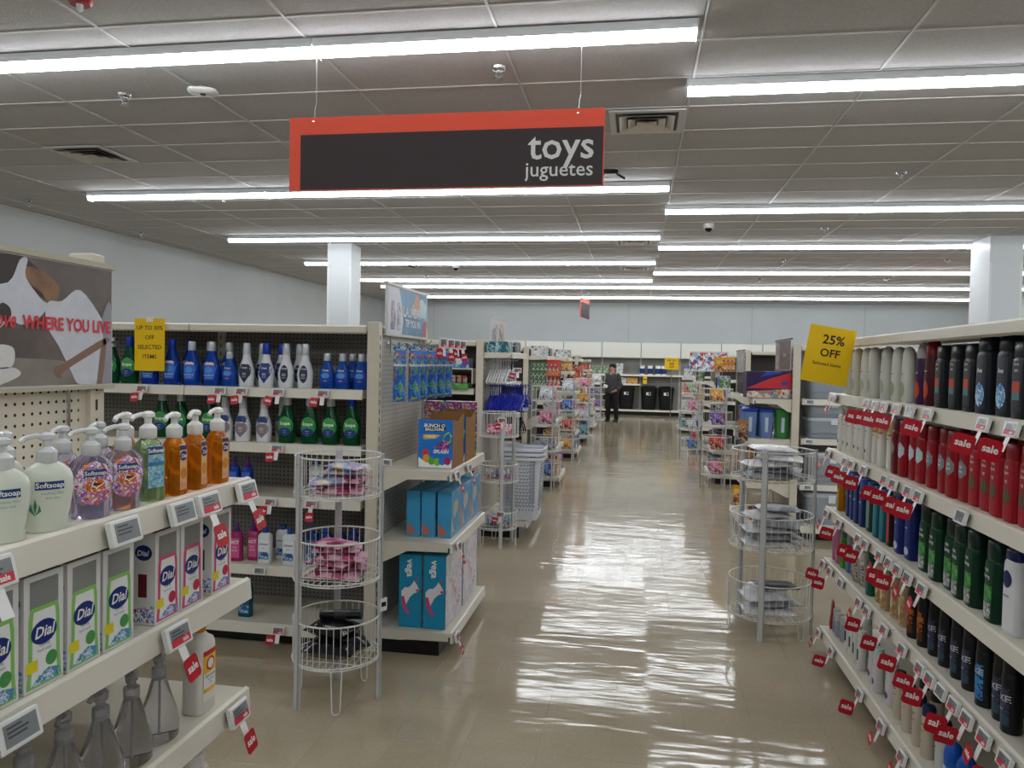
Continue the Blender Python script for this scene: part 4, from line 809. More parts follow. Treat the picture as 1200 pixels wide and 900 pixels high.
mws(1.425,y0,[('green',-3.05,0),('green_b',-2.93,0),('blue_b',-2.8,0),('blue_b',-2.66,0),('blue',-2.535,0),('blue',-2.41,0),('small_blue',-2.30,0),('white_d',-2.195,0),('white_b',-2.075,0),('white_o',-1.955,0),('white_o',-1.84,0),('small_blue',-1.71,0),('small_blue',-1.62,0),('small_blue',-1.51,0),
  ('blue_b',-2.61,.1),('blue',-2.48,.1),('blue',-2.36,.1),('white_d',-2.15,.1),('white_b',-2.03,.1),('white_o',-1.92,.1),('small_blue',-1.6,.1),('small_blue',-1.5,.1)],'top mouthwash shelf')
mws(1.115,y0,[('green',-2.76,.06),('green',-2.64,.06),('green_b',-2.455,.06),('white_l',-2.335,.02),('white_l',-2.215,0),('white_l',-2.085,0),('green',-1.945,0),('green',-1.81,0),('green',-1.685,0),('green_b',-1.56,0),('white_l',-2.14,.1),('white_l',-2.02,.1)],'second mouthwash shelf')
mws(.815,y0,[('pump_blue',-2.265,0),('pump_blue',-2.185,0),('list_white',-1.80,.08)],'third mouthwash shelf')
mws(.425,y0,[('pink',-2.245,0),('pink',-2.16,.04),('list_white',-2.07,0),('list_white',-1.92,0),('list_dark',-1.80,.03),('list_dark',-1.72,.03),('list_dark',-1.635,.03),('list_dark',-1.55,.03),('list_white',-2.01,.1),('pink',-2.2,.11)],'fourth mouthwash shelf')
mws(.125,3.98,[('list_teal',-2.16,0)],'bottom mouthwash shelf')
# ---------------------------------------------------------------- paper signs
YEL=M('paper_yellow','f0c400',.55)
def paper(label,loc,rot,w,h,lines,extra=()):
    g=G().box(-w/2,w/2,0,.0012,-h/2,h/2)
    t=G()
    for s,sz,x,z,kw in lines: text_into(t,s,sz,x,z,-.0008,**kw)
    thing('paper_sign',[P('sheet',g.mesh('sheet',YEL)),P('lettering',t.mesh('lettering',LBLK))]+list(extra),label,'sign',loc,rot)
paper('yellow sign reading up to 30% off selected items over the mouthwash',(-2.76,3.965,1.655),0,.19,.3,[('UP TO 30%',.034,0,.085,dict(bold=.01)),('OFF',.034,0,.03,dict(bold=.01)),('SELECTED',.034,0,-.025,dict(bold=.01)),('ITEMS',.034,0,-.08,dict(bold=.01))],[P('clip',G().box(-.02,.02,-.003,.012,.13,.155).mesh('clip',WPL))])
paper('tilted yellow sign reading 25% off at the far end of the shampoo shelves',(.925,3.93,1.662),(0,R(9),0),.218,.278,[('25%',.062,.012,.055,dict(bold=.02)),('OFF',.054,.006,-.008,dict(bold=.02)),('Selected Items',.023,.0,-.052,dict(bold=.01))],[P('holder_arm',G().tube([(.09,.004,.1),(.105,.012,.093),(.118,.02,.088)],.004).mesh('holder_arm',WPL))])
# ---------------------------------------------------------------- wire basket racks
WIRE=M('wire_white','e3e2de',.35); POLE=M('rack_pole','cfd0d0',.4,.1)
def rack(label,cx,cy,R0,levels,angles,polew=.034,nw=40,leg=True,poleh=None,group='wire basket racks',seg=5):
    ps=[]; top=poleh or levels[0][0]+.01
    for a in angles:
        px,py=R0*math.cos(a)*1.03,R0*math.sin(a)*1.03
        t=.003; g=G().box(-polew/2,polew/2,-t,t,0,top).box(-polew/2,-polew/2+.004,-t,.014,0,top).box(polew/2-.004,polew/2,-t,.014,0,top)
        ps.append(P('pole',g.mesh('pole',POLE),[P('rivet',memo(('rivet',tuple(levels[0])),lambda:(lambda g:[g.loft([(0,.004,.004),(.002,.003,.003)],8) for _ in (0,)] and g)(G()).mesh('rivet',CHR)),(),(0,-.004,levels[0][0]-.03),(PI/2,0,0))],(px,py,0),(0,0,a+PI/2)))
    for i,(zr,zb) in enumerate(levels):
        g=G().ring(0,0,zb,R0,.0032,44).ring(0,0,zb+.012,R0*1.02,.0032,44)
        for k in range(nw):
            t=2*PI*k/nw; c,s=R0*math.cos(t),R0*math.sin(t)
            g.tube([(c,s,zr),(c,s,zb)],.0017,4)
        for k in range(-6,7):
            q=R0*k/6.5; hw=math.sqrt(max(0,R0*R0-q*q)); g.tube([(q,-hw,zb),(q,hw,zb)],.0016,4)
            if k%3==0: g.tube([(-hw,q,zb-.002),(hw,q,zb-.002)],.002,4)
        rim=G().ring(0,0,zr,R0,.0042,44,6)
        ps.append(P('basket',g.mesh('basket',WIRE),[P('rim',rim.mesh('rim',WIRE))]))
    if leg:
        zb=levels[-1][1]
        for a in angles:
            b=a+PI/3; lg=G()
            q=[]
            for da,z in ((-.12,zb),(-.09,.02),(-.05,.004),(.05,.004),(.09,.02),(.12,zb)): q.append((R0*math.cos(b+da),R0*math.sin(b+da),z))
            lg.tube(q,.003,6); ps.append(P('hairpin_leg',lg.mesh('hairpin_leg',WIRE)))
    return thing('basket_rack',ps,label,'rack',(cx,cy,0),0,group)
rack('white three tier wire basket rack of pink packets at the left',-1.365,3.37,.2,[(1.147,.965),(.767,.575),(.395,.2)],[R(232),R(10),R(112)])
rack('white three tier wire basket rack of white packets at the right',.83,4.79,.24,[(1.1,.925),(.715,.515),(.32,.11)],[R(250),R(352),R(128)])
rack('white basket rack in front of the hanger end cap',-1.17,6.5,.17,[(1.155,.95),(.71,.56),(.3,.155)],[R(290),R(170),R(50)],.03,28,group='far basket racks')
FRK=[(-1.1,9.42,'in front of the third left end cap'),(-1.1,12.42,'in front of the fourth left end cap'),(-1.0,14.95,'in front of the fifth left end cap'),(-.97,19.2,'beyond the last left end cap'),(1.05,10.2,'in front of the second right end cap'),(.95,13.2,'in front of the third right end cap')]
for x,y,l in FRK: rack('white basket rack '+l,x,y,.19,[(1.3,1.12),(1.0,.82),(.68,.5),(.36,.18)],[R(300),R(180),R(60)],0.016,14,group='far basket racks')
def cushion(w,d,h,mat,name='packet',sag=.0,nx=8,ny=6):
    g=G(); v=[];f=[]
    for sgn in (1,-1):
        for j in range(ny+1):
            for i in range(nx+1):
                a,b=2*i/nx-1,2*j/ny-1; e=(1-a**4)*(1-b**4)
                v.append((a*w/2,b*d/2,sgn*h/2*e**.6+sag*(a*a)+.003*math.sin(7*a+3*b)*e))
    n=(nx+1)*(ny+1)
    for s in (0,1):
        for j in range(ny):
            for i in range(nx):
                q=s*n+j*(nx+1)+i; c=(q,q+1,q+nx+2,q+nx+1); f.append(c if s==0 else c[::-1])
    return G().add(v,f).mesh(name,mat,True)
PK1=PRINT('packet_pink',['c25f86','d98aa8','8a2f52','e4b6c6','b0446e','d8a0b8'],22); PK2=PRINT('packet_blue',['8aa0c8','c6cfe2','b8a0c4','d8c8b0','9fb4d8','e6dfe8'],22)
PKW=PRINT('packet_white',['dcdde0','e8e8ea','d8d9de','ececee','b0b4bc','f2f2f4'],14,.25); PKB=M('bag_black','15161a',.18,coat=.3); PKG=PRINT('packet_grey',['9ca0a8','b2b6be','c8cad0','84888f'],14,.3)
def fill(cx,cy,z,lst,base,grp,cat='packet'):
    """lst: (dx,dy,dz,w,d,h,mat,rx,ry,rz)"""
    for i,(dx,dy,dz,w,d,h,m,rx,ry,rz) in enumerate(lst):
        dx,dy,dz,w,d=dx*.6,dy*.6,dz*1.12,round(w*.9,3),round(d*.9,3); rx,ry=rx*.45,ry*.45
        if rx>.4: rx=1.2
        me=memo(('cu',w,d,h,m.name),lambda:cushion(w,d,h,m))
        back=[P('body',me),P('seal_edge',memo(('se',w,h,d,m.name),lambda:G().box(-w/2,w/2,d/2-.012,d/2-.002,-.003,.003).box(-w/2,w/2,-d/2+.002,-d/2+.012,-.003,.003).mesh('seal_edge',m)))]
        thing('packet',back,f'{ORD[i]} {base}, counting upward',cat,(cx+dx,cy+dy,z+dz),(rx,ry,rz),grp)
A=(-1.365,3.37)
fill(*A,.985,[(.02,-.03,.0,.26,.17,.03,PK1,.06,.02,.1),(-.02,.05,.018,.24,.16,.03,PK1,.1,-.04,.5),(.05,.02,.042,.24,.16,.028,PK1,.12,-.06,-.2),(-.06,-.06,.04,.2,.15,.028,PK2,.2,-.2,.3),(.04,.05,.075,.24,.16,.028,PK2,.1,-.06,.1),(.07,.0,.1,.2,.14,.026,PK2,.1,.1,-.2)],'pink or lilac packet in the top left basket','packets in the top left basket')
fill(*A,.595,[(0,-.03,.0,.27,.18,.032,PK1,.05,.02,.0),(.03,.04,.024,.25,.17,.032,PK1,.08,.06,.4),(-.03,-.02,.05,.26,.17,.03,PK1,.1,-.03,-.3),(.05,-.02,.072,.25,.17,.03,PK1,.08,.08,.15),(-.02,.04,.097,.25,.17,.03,PK1,.12,-.02,.2),(-.03,-.02,.122,.22,.15,.026,PK1,.1,-.05,-.4)],'pink packet in the middle left basket','packets in the middle left basket')
fill(*A,.222,[(-.02,-.04,.02,.28,.2,.075,PKB,.0,.02,.0),(.05,.06,.03,.22,.2,.08,PKB,.1,0,.6),(-.05,.05,.085,.24,.2,.07,PKB,.1,.02,-.3)],'glossy black bag in the bottom left basket','bags in the bottom left basket','bag')
thing('roll',[P('roll',G().tube([(-.1,0,0),(-.097,0,0),(.097,0,0),(.1,0,0)],.022,14).mesh('roll',PKB)),P('wrap_band',G().tube([(-.03,0,0),(.03,0,0)],.0228,14).mesh('wrap_band',M('band_grey','2e3034',.3)))],'black roll lying on the bags in the bottom left basket','roll',(-1.365,3.42,.376),(0,-.04,.1))
B=(.83,4.79)
fill(*B,.945,[(-.03,-.02,.0,.34,.26,.035,PKG,.02,.02,.1),(.03,.03,.03,.33,.25,.035,PKG,.03,.02,-.3),(-.06,-.02,.062,.33,.25,.04,PKW,.05,-.04,.2),(.06,.0,.095,.3,.24,.045,PKW,.05,.12,-.2),(.0,.03,.14,.3,.22,.04,PKW,.04,.1,.1)],'white or grey packet in the top right basket','packets in the top right basket')
fill(*B,.535,[(-.02,-.02,.0,.35,.26,.04,PKW,.0,.02,.1),(.03,.03,.036,.34,.26,.04,PKG,.03,.03,.3),(-.03,.0,.075,.34,.25,.04,PKW,.04,-.03,.1),(.05,-.03,.11,.3,.24,.04,PKG,.05,.06,-.25),(-.05,.02,.15,.3,.22,.04,PKW,.03,-.02,.4),(.06,.02,.185,.28,.2,.03,PKG,.03,.05,.0)],'white or grey packet in the middle right basket','packets in the middle right basket')
fill(*B,.13,[(-.02,-.04,.0,.34,.26,.04,PKW,.02,.02,.1),(.05,.04,.036,.32,.25,.04,PKG,.05,.05,.4),(-.05,-.02,.075,.3,.24,.045,PKW,.1,-.08,.2),(-.02,.08,.1,.28,.2,.05,PKW,.2,-.1,-.4),(.06,.02,.125,.28,.16,.03,M('packet_black','2c2e33',.3),.08,.06,.2)],'packet in the bottom right basket','packets in the bottom right basket')
thing('paper_label',[P('card',G().box(-.02,.02,-.002,0,-.03,.03).mesh('card',STP)),P('print',G().flat([(-.014,-.01),(.014,-.01),(.014,.012),(-.014,.012)],-.0025).mesh('print',LBLK))],'small white card on the right pole of the left basket rack','card',(-1.135,3.36,.46),R(60))
price_tag((-1.12,3.35,1.125),R(-10),0,'small price tag on top of the left basket rack','price tags on racks',0,.04,.03)
C=(-1.17,6.5)
PKS=PRINT('stripe_pink',['c83a6a','e8e0e6','a8285a','e06a90','e8c8d4'],40,.3,(1,1,.4)); PKM=PRINT('mixed_toys',['d8c83a','2a2a2e','e07a2c','c8d0d8','3f8ac0','e0507a'],40); PKT=PRINT('teal_toys',['2a8a9a','c8e0e0','5aa8b8','d06a8a','1f6a7a'],40)
for (z,m,nm) in ((.965,PKS,'striped pink packet'),(.575,PKM,'mixed toy packet'),(.17,PKT,'teal packet')):
    fill(*C,z,[(-.03,-.02,.04,.2,.1,.06,m,1.2,0,.2),(.04,.03,.045,.2,.1,.06,m,1.25,.05,-.2),(.0,-.08,.04,.18,.09,.05,m,1.3,0,.0)],nm+' in the rack by the hangers',nm+'s in the rack by the hangers')
price_tag((-1.115,6.33,1.1),R(-5),3,'price tag on the top basket by the hangers','price tags on racks',0); price_tag((-1.115,6.33,.3),R(-5),3,'price tag on the bottom basket by the hangers','price tags on racks',0)
# ---------------------------------------------------------------- cartons and toys on the toy end cap
def carton(w,d,h,mat,top=None,face=None,side=None,extra=()):
    ps=[P('carton',memo(('ct',w,d,h,mat.name),lambda:G().cbox(0,0,h/2,w,d,h,.002).mesh('carton',mat)))]
    if top: ps.append(P('top_flap',memo(('ctt',w,d,h,top.name),lambda:G().box(-w/2+.002,w/2-.002,-d/2+.002,d/2-.002,h,h+.0008).mesh('top_flap',top)),[P('tape',memo(('tape',w,d,h),lambda:G().box(-w/2+.004,w/2-.004,-.012,.012,h+.0008,h+.0014).mesh('tape',M('clear_tape','d8d4c4',.15))))]))
    if face: ps.append(P('front_print',memo(('ctf',w,d,h,face.name),lambda:G().flat([(-w*.45,h*.05),(w*.45,h*.05),(w*.45,h*.95),(-w*.45,h*.95)],-d/2-.0006).mesh('front_print',face))))
    if side: ps.append(P('side_print',memo(('cts',w,d,h,side.name),lambda:G().add([(w/2+.0006,-d*.49,h*.01),(w/2+.0006,d*.49,h*.01),(w/2+.0006,d*.49,h*.99),(w/2+.0006,-d*.49,h*.99)],[(0,1,2,3)]).mesh('side_print',side))))
    return ps+list(extra)
TEAL=M('carton_teal','1c8fb8',.4); UW=M('unicorn_white','eae6ea',.45); UP=M('unicorn_pink','d8406e',.45)
def uni():
    y=-.2006
    b=[(-.05,.2),(-.045,.13),(-.03,.1),(-.02,.13),(.0,.17),(.02,.19),(.045,.2),(.05,.215),(.04,.235),(.03,.25),(.022,.262),(.016,.25),(.006,.235),(-.01,.222),(-.03,.222)]
    body=G().flat(b,y).mesh('unicorn_print',UW)
    tail=G().flat([(-.05,.17),(-.042,.12),(-.02,.08),(-.005,.07),(.0,.085),(-.015,.1),(-.025,.14),(-.035,.175)],y-.0003).mesh('tail_print',UP)
    horn=G().flat([(.026,.258),(.05,.285),(.034,.25)],y-.0003).mesh('horn_print',UP)
    mane=G().flat([(.03,.205),(.046,.2),(.05,.212),(.038,.216)],y-.0004).mesh('mane_print',UP)
    vf=textgeo('vega',.055,bold=.02); t=G().add([(-.018+b,y-.0005,.33-a) for a,b in vf[0]],vf[1]).mesh('lettering',LET)
    return [P('unicorn_print',body,[P('tail_print',tail),P('horn_print',horn),P('mane_print',mane)]),P('lettering',t)]
UN=uni(); USD=PRINT('carton_white_pink',['dcd8dc','e4e0e4','d6ccd2','dcd8dc','d88aa4','dcd8dc','e8e4e8','c8c4ce','b8d0d6','e0dce0'],34)
ub=carton(.125,.4,.405,TEAL,M('carton_teal_top','2aa0c4',.4),None,USD,UN)
for i,(x,y,t) in enumerate(((-1.2,4.2,'left one at the front'),(-1.062,4.2,'right one at the front'),(-1.2,4.62,'left one at the back'),(-1.062,4.62,'right one at the back'))):
    thing('toy_carton',ub,f'tall teal unicorn carton on the bottom toy shelf, {t}','carton',(x,y,.1255),0,'unicorn cartons')
BLU=M('carton_skyblue','3f9ccc',.4)
ice=[P('ice_pop_print',G().flat([(-.03,.015),(.0,.012),(.012,.03),(-.022,.075),(-.03,.07)],-.1306).mesh('ice_pop_print',M('pop_pink','c86a58',.45)))]
SD2=PRINT('carton_blue_orange',['3f9ccc','4aa6d4','3f9ccc','d8884a','58aed8','3a92c4','c8b4a0'],14)
bb=carton(.078,.255,.255,BLU,M('carton_sky_top','56b0da',.4),None,SD2,ice)
for r_,y in enumerate((4.215,4.475,4.735)):
    for c_,x in enumerate((-1.215,-1.128,-1.035)):
        thing('toy_carton',bb,f'sky blue carton, {ORD[c_]} from the left in the {("front","middle","rear")[r_]} row of the middle toy shelf','carton',(x,y,.6105),0,'sky blue cartons')
BLN=M('carton_blue','1f78d0',.4); KRF=M('kraft_board','9a6c3c',.7)
def balloonbox():
    w,d,h=.2,.26,.27; y=-d/2-.0006; ps=[P('carton_front',G().box(-w/2,w/2,-d/2,-d/2+.003,0,h).mesh('carton_front',BLN)),
      P('carton_side',G().box(-w/2,-w/2+.003,-d/2,d/2,0,h).mesh('carton_side',KRF)),P('carton_side',G().prismx([(-d/2,0),(d/2,0),(d/2,h*1.08),(0,h*.95),(-d/2,h)],w/2-.003,w/2).mesh('carton_side',KRF)),P('carton_back',G().box(-w/2,w/2,d/2-.003,d/2,0,h*1.1).mesh('carton_back',KRF)),P('carton_base',G().box(-w/2,w/2,-d/2,d/2,0,.003).mesh('carton_base',KRF))]
    sh=[(-.062,.205),(.045,.205),(.06,.22),(.055,.245),(.03,.25),(-.06,.245),(-.066,.225)]
    ps.append(P('logo_plate',G().flat(sh,y-.0002).mesh('logo_plate',LBLK),[P('lettering',text_into(text_into(G(),'BUNCH O',.026,-.006,.228,y-.001,bold=.04,shear=.1),'BALLOONS',.021,-.006,.209,y-.001,bold=.04,shear=.1).mesh('lettering',LET))]))
    ps.append(P('ribbon_print',G().flat([(-.07,.16),(.0,.165),(.03,.185),(-.01,.188),(-.07,.186)],y-.0003).mesh('ribbon_print',M('print_yellow','e0b83c',.4)),[P('lettering',text_into(G(),'3 PACK',.017,-.03,.17,y-.001,bold=.03).mesh('lettering',LET))]))
    ps.append(P('tropical_print',G().flat([(-.01,.11),(.07,.1),(.088,.14),(.06,.16),(.02,.14)],y-.0004).mesh('tropical_print',PRINT('tropic',['8a2a6a','4a2a8a','c84a8a','2a3a9a','e08ab0'],60))))
    ps.append(P('lettering',text_into(G(),'SPLASH',.026,.032,.085,y-.0012,bold=.04,shear=.2).mesh('lettering',LET)))
    ps.append(P('splash_print',G().flat([(-.095,.003),(.095,.003),(.095,.05),(.06,.035),(.0,.045),(-.05,.03),(-.095,.06)],y-.0002).mesh('splash_print',LET)))
    for i,(bx_,bz,c) in enumerate(((-.055,.085,'d8383c'),(-.05,.055,'e0a82c'),(-.02,.04,'5aa83a'),(.012,.035,'8ac83a'),(.04,.04,'2f7ad8'),(.07,.042,'a82a6a'))):
        ps.append(P('balloon_print',G().flat([(bx_+.02*math.cos(t),bz+.022*math.sin(t)) for t in [2*PI*k/14 for k in range(14)]],y-.0006-.0001*i).mesh('balloon_print',M('balloon_'+c,c,.35))))
    hk=G().tube([(.045,y,.15),(.05,y,.18),(.075,y,.2),(.09,y,.18),(.085,y,.15),(.07,y,.14)],.007,6); ps.append(P('hose_print',hk.mesh('hose_print',M('print_green','1f6a4a',.4))))
    return ps
bb2=spec('bbox',balloonbox)
for i,(x,y) in enumerate(((-1.09,4.2),(-1.085,4.5))): 
    thing('display_carton',bb2,f'{("front","rear")[i]} blue water balloon display carton on the top toy shelf','carton',(x,y,1.0005),0,'balloon display cartons')
BPK=PRINT('balloon_pack',['1f6ac8','2a7ad8','1f5ab8','3f9ad0','58a85a','b8b85a','a85a6a','2a6ac8','1a5090','58b0d0'],48)
def hangpack(w,h,mat,d=.03,logo=True):
    ps=[P('pouch',cushion(w,h,d,mat,'pouch')),P('header_card',G().box(-w/2,w/2,h/2-.02,h/2+.035,-.001,.001).mesh('header_card',PRINT('header_blue',['1c5cb0','e0e4ea','1c4c98','c8d84a','2a6cc0'],60)))]
    if logo: ps.append(P('lettering',(lambda vf:G().add([(a,h*.18+b,d/2+.004) for a,b in vf[0]],vf[1]).mesh('lettering',LET))(textgeo('Balloons',.022,bold=.03))))
    return ps
hp=spec('hp',lambda:hangpack(.07,.29,BPK))
for i,(x,y) in enumerate(((-1.29,4.03),(-1.225,4.1),(-1.245,4.32),(-1.235,4.5),(-1.225,4.66),(-1.215,4.8))):
    thing('hanging_pack',hp,f'{ORD[i]} hanging blue balloon pack from the camera end, toy end cap','packet',(x,y,1.51),(PI/2,0,R(32)),'hanging balloon packs')
for i,y in enumerate((4.1,4.3,4.48,4.64,4.8)):
    thing('peg_hook',[P('arm',G().tube([(-1.3865,y,1.68),(-1.2,y,1.685),(-1.14,y,1.69),(-1.13,y,1.71)],.0035,6).mesh('arm',CHR)),P('base_clip',G().box(-1.3872,-1.38,y-.02,y+.02,1.66,1.7).mesh('base_clip',CHR))],f'{ORD[i]} metal peg hook from the camera end on the toy end cap','hook',(0,0,0),0,'peg hooks on the toy end cap')
    if i: price_tag((-1.12,y,1.70),R(50),3 if i%2 else 1,f'price tag at the tip of the {ORD[i]} toy peg hook','price tags on toy hooks',0,.05,.06)
SMK=PRINT('toy_small',['c8343c','2a5ac8','e0b83c','4aa84a','d8d8d8','8a3aa8'],40)
for i,(x,y) in enumerate(((-1.27,4.7),(-1.15,4.72),(-1.045,4.72))):
    thing('toy_carton',carton(.1,.11,.34,SMK,None,None,None),f'{ORD[i]} small printed toy box behind the balloon display cartons','carton',(x,y,1.0005),.1*i,'small toy boxes on the top toy shelf')
# banner on top of the toy end cap (faces the aisle)
def banner(label,loc,rot,w,h,parts,pole=True,frame='c9c3b4',grp='end cap banners'):
    ps=[P('board',G().box(-w/2,w/2,0,.008,0,h).mesh('board',M('banner_back','d8d6d2',.5))),P('top_rail',G().box(-w/2-.004,w/2+.004,-.006,.014,h,h+.014).mesh('top_rail',M('rail_'+frame,frame,.4))),P('bottom_rail',G().box(-w/2-.004,w/2+.004,-.006,.014,-.01,0).mesh('bottom_rail',M('rail_'+frame,frame,.4)))]
    for s in (-1,1): ps.append(P('post',G().tube([(s*w*.35,.012,-.12),(s*w*.35,.012,0)],.005).mesh('post',CHR)))
    return thing('banner',ps+parts,label,'banner',loc,rot,grp)
def smooth(p,k=4):
    n=len(p); o=[]
    for i in range(n):
        a,b,c,d=p[i-1],p[i],p[(i+1)%n],p[(i+2)%n]
        for j in range(k):
            t=j/k; o.append(tuple(.5*(2*b[q]+(c[q]-a[q])*t+(2*a[q]-5*b[q]+4*c[q]-d[q])*t*t+(3*b[q]-a[q]-3*c[q]+d[q])*t**3) for q in (0,1)))
    return o
def fs(name,poly,mat,e): return fp(name,[(min(max(x,-W3/2+.004),W3/2-.004),min(max(z,.004),H3-.004)) for x,z in smooth(poly)],mat,e)
def fp(name,poly,mat,e): return P(name,G().flat(poly,-.001-e).mesh(name,mat))
W2,H2=.82,.275; q=lambda a,b:(a*W2-W2/2,b*H2)
banner('blue laundry banner on top of the toy end cap',(-1.368,4.43,1.74),PI/2,W2,H2,[
 fp('field',[q(.02,.02),q(.98,.02),q(.98,.98),q(.02,.98)],M('banner_blue','5f8fb2',.45,var=.25,vs=6),0),
 fp('side_panel',[q(.02,.02),q(.34,.02),q(.37,.3),q(.35,.6),q(.27,.98),q(.02,.98)],M('banner_paper','d4d6de',.45),.0006),
 fp('shirt_print',[q(.08,.1),q(.18,.1),q(.2,.35),q(.16,.7),q(.1,.7)],PRINT('shirt_p',['8a8a96','5a5a68','b88a9a','3a3a48'],40),.0012),fp('shirt_print',[q(.22,.1),q(.31,.1),q(.32,.4),q(.28,.7),q(.22,.65)],PRINT('shirt_q',['9a9aa6','c8c8d0','6a6a78'],40),.0012),
 fp('flame_print',[q(.62,.62),q(.78,.6),q(.8,.8),q(.72,1.0),q(.66,.85)],M('banner_orange','d89a6a',.45),.0006),fp('bubble_print',[q(.58,.5),q(.95,.45),q(.97,.75),q(.85,.9),q(.6,.7)],M('banner_foam','b9d0de',.45),.0005),
 fp('bottle_print',[q(.86,.03),q(.98,.03),q(.98,.4),q(.9,.38)],M('banner_red','b0483a',.45),.0012),
 P('lettering',text_into(text_into(G(),'LAUNDRY',.085,.09,.115,-.0032,bold=.02),'TIP YOU IN',.062,.09,.055,-.0032,bold=.02).mesh('lettering',LET))])
# dog banner above the soap run
W3,H3=.95,.305; q3=lambda px,py:((px/127.)*.355+W3/2-.355,H3*(1-(py-0)/133.))
DW=M('dog_white','cfd0d8',.5,var=.06,vs=30); DB=M('dog_dark','3a322e',.5); DT=M('dog_tan','8f6a4c',.5,var=.3,vs=20); RT=M('banner_text','d8303a',.45); STR=M('strap_tan','8a6a58',.5)
banner('dog photo banner with red words love where you live, over the soap',(-1.388,1.36,1.517),PI/2,W3,H3,[
 fp('photo_ground',[(-W3/2+.004,.004),(W3/2-.004,.004),(W3/2-.004,H3-.004),(-W3/2+.004,H3-.004)],M('photo_brown','6a5e58',.45,var=.35,vs=7),0),
 fs('floor_print',[q3(-120,133),q3(66,133),q3(75,112),q3(40,104),q3(-120,104)],M('photo_floor','8a8078',.45,var=.2,vs=12),.0003),
 fs('fur_dark',[q3(-40,20),q3(-10,5),q3(14,2),q3(30,8),q3(55,30),q3(48,44),q3(35,40),q3(10,50),q3(-40,80)],DB,.0005),
 fs('fur_tan',[q3(22,12),q3(40,14),q3(58,26),q3(57,40),q3(47,45),q3(38,35),q3(24,26)],DT,.0008),
 fs('face_print',[q3(-30,95),q3(-30,40),q3(4,30),q3(16,6),q3(24,4),q3(22,22),q3(38,42),q3(46,48),q3(36,62),q3(18,70),q3(4,68)],DW,.001),
 fs('chest_print',[q3(46,45),q3(62,42),q3(84,28),q3(112,58),q3(116,75),q3(110,133),q3(84,133),q3(72,115),q3(58,90),q3(44,68)],DW,.0009),
 fs('coat_print',[q3(112,58),q3(124,40),q3(124,131),q3(108,131),q3(114,85)],M('coat_grey','9a98a2',.5),.0012),
 fs('eye_print',[q3(-2,50),q3(6,54),q3(7,63),q3(1,68),q3(-6,60)],DB,.0013),fs('mouth_print',[q3(28,68),q3(38,64),q3(36,67),q3(28,70)],DB,.0013),
 fs('harness_print',[q3(54,112),q3(64,108),q3(114,80),q3(118,86),q3(66,116),q3(62,124),q3(54,120)],STR,.0014),fs('harness_print',[q3(112,85),q3(118,85),q3(112,133),q3(106,133)],STR,.0014),
 fs('bowl_print',[q3(-20,118),q3(4,112),q3(16,116),q3(14,122),q3(-6,130),q3(-20,131)],M('bowl_white','d8d6d4',.4),.0014),fs('mug_print',[q3(-8,92),q3(8,92),q3(11,102),q3(7,112),q3(-8,112)],M('bowl_white','d8d6d4',.4),.0014),
 P('lettering',text_into(text_into(G(),'WHERE YOU LIVE',.043,.318,.137,-.004,bold=.03,sx=.86),'Love',.055,.113,.137,-.004,shear=.3,bold=.015,sx=.7).mesh('lettering',RT)),
 ],frame='b8b098')
ob('banner_clip',G().box(-.02,.03,0,.01,.02,.026).mesh('banner_clip',BLK),[o for o in COL.objects if o.get('label','').startswith('dog photo')][0],(W3/2,0,.09))
# ---------------------------------------------------------------- hanger end cap
def hanger(mat):
    g=G().tube([(-.2,0,-.16),(-.19,0,-.145),(0,0,-.05),(.19,0,-.145),(.2,0,-.16),(.19,0,-.172),(-.19,0,-.172),(-.2,0,-.16)],.0085,6)
    h=G().tube([(0,0,-.05),(0,0,-.01),(.02,0,.01),(.024,0,.03),(.01,0,.048),(-.01,0,.048),(-.02,0,.035)],.004,6)
    return [P('shoulder_bar',g.mesh('shoulder_bar',mat)),P('hook',h.mesh('hook',mat)),P('notch',G().tube([(-.12,0,-.11),(-.12,0,-.095)],.005,5).mesh('notch',mat)),P('notch',G().tube([(.12,0,-.11),(.12,0,-.095)],.005,5).mesh('notch',mat))]
HW=spec('hw',lambda:hanger(M('hanger_white','e2e2e2',.35))); HB=spec('hb',lambda:hanger(M('hanger_blue','1c2ea8',.3))); HK=spec('hk',lambda:hanger(M('hanger_black','121214',.35)))
def hangers(sp,n,x0,dx,y,z,desc,hooky=None):
    for i in range(n): thing('clothes_hanger',sp,f'{ORD[i]} {desc} from the panel, hanger end cap','hanger',(x0+dx*i,y,z),(0,R(random.uniform(-1,1)),PI/2+R(random.uniform(-.6,.6))),desc+'s')
    thing('peg_hook',[P('arm',G().tube([(-1.3865,y,z+.04),(x0+dx*n+.02,y,z+.04),(x0+dx*n+.03,y,z+.06)],.0035,6).mesh('arm',CHR)),P('base_clip',G().box(-1.3872,-1.38,y-.02,y+.02,z+.02,z+.06).mesh('base_clip',CHR))],f'metal peg hook carrying the {desc}s','hook',(0,0,0),0,'hanger hooks')
hangers(HW,8,-1.34,.024,6.95,1.57,'white plastic hanger'); hangers(HW,6,-1.34,.026,7.42,1.57,'rear white plastic hanger')
hangers(HB,17,-1.345,.0205,6.97,1.33,'blue plastic hanger'); hangers(HB,12,-1.34,.026,7.43,1.33,'rear blue plastic hanger')
hangers(HK,13,-1.33,.022,7.2,1.08,'black plastic hanger')
price_tag((-1.08,6.88,1.52),R(10),3,'price tag hanging above the blue hangers','price tags by the hangers',0)
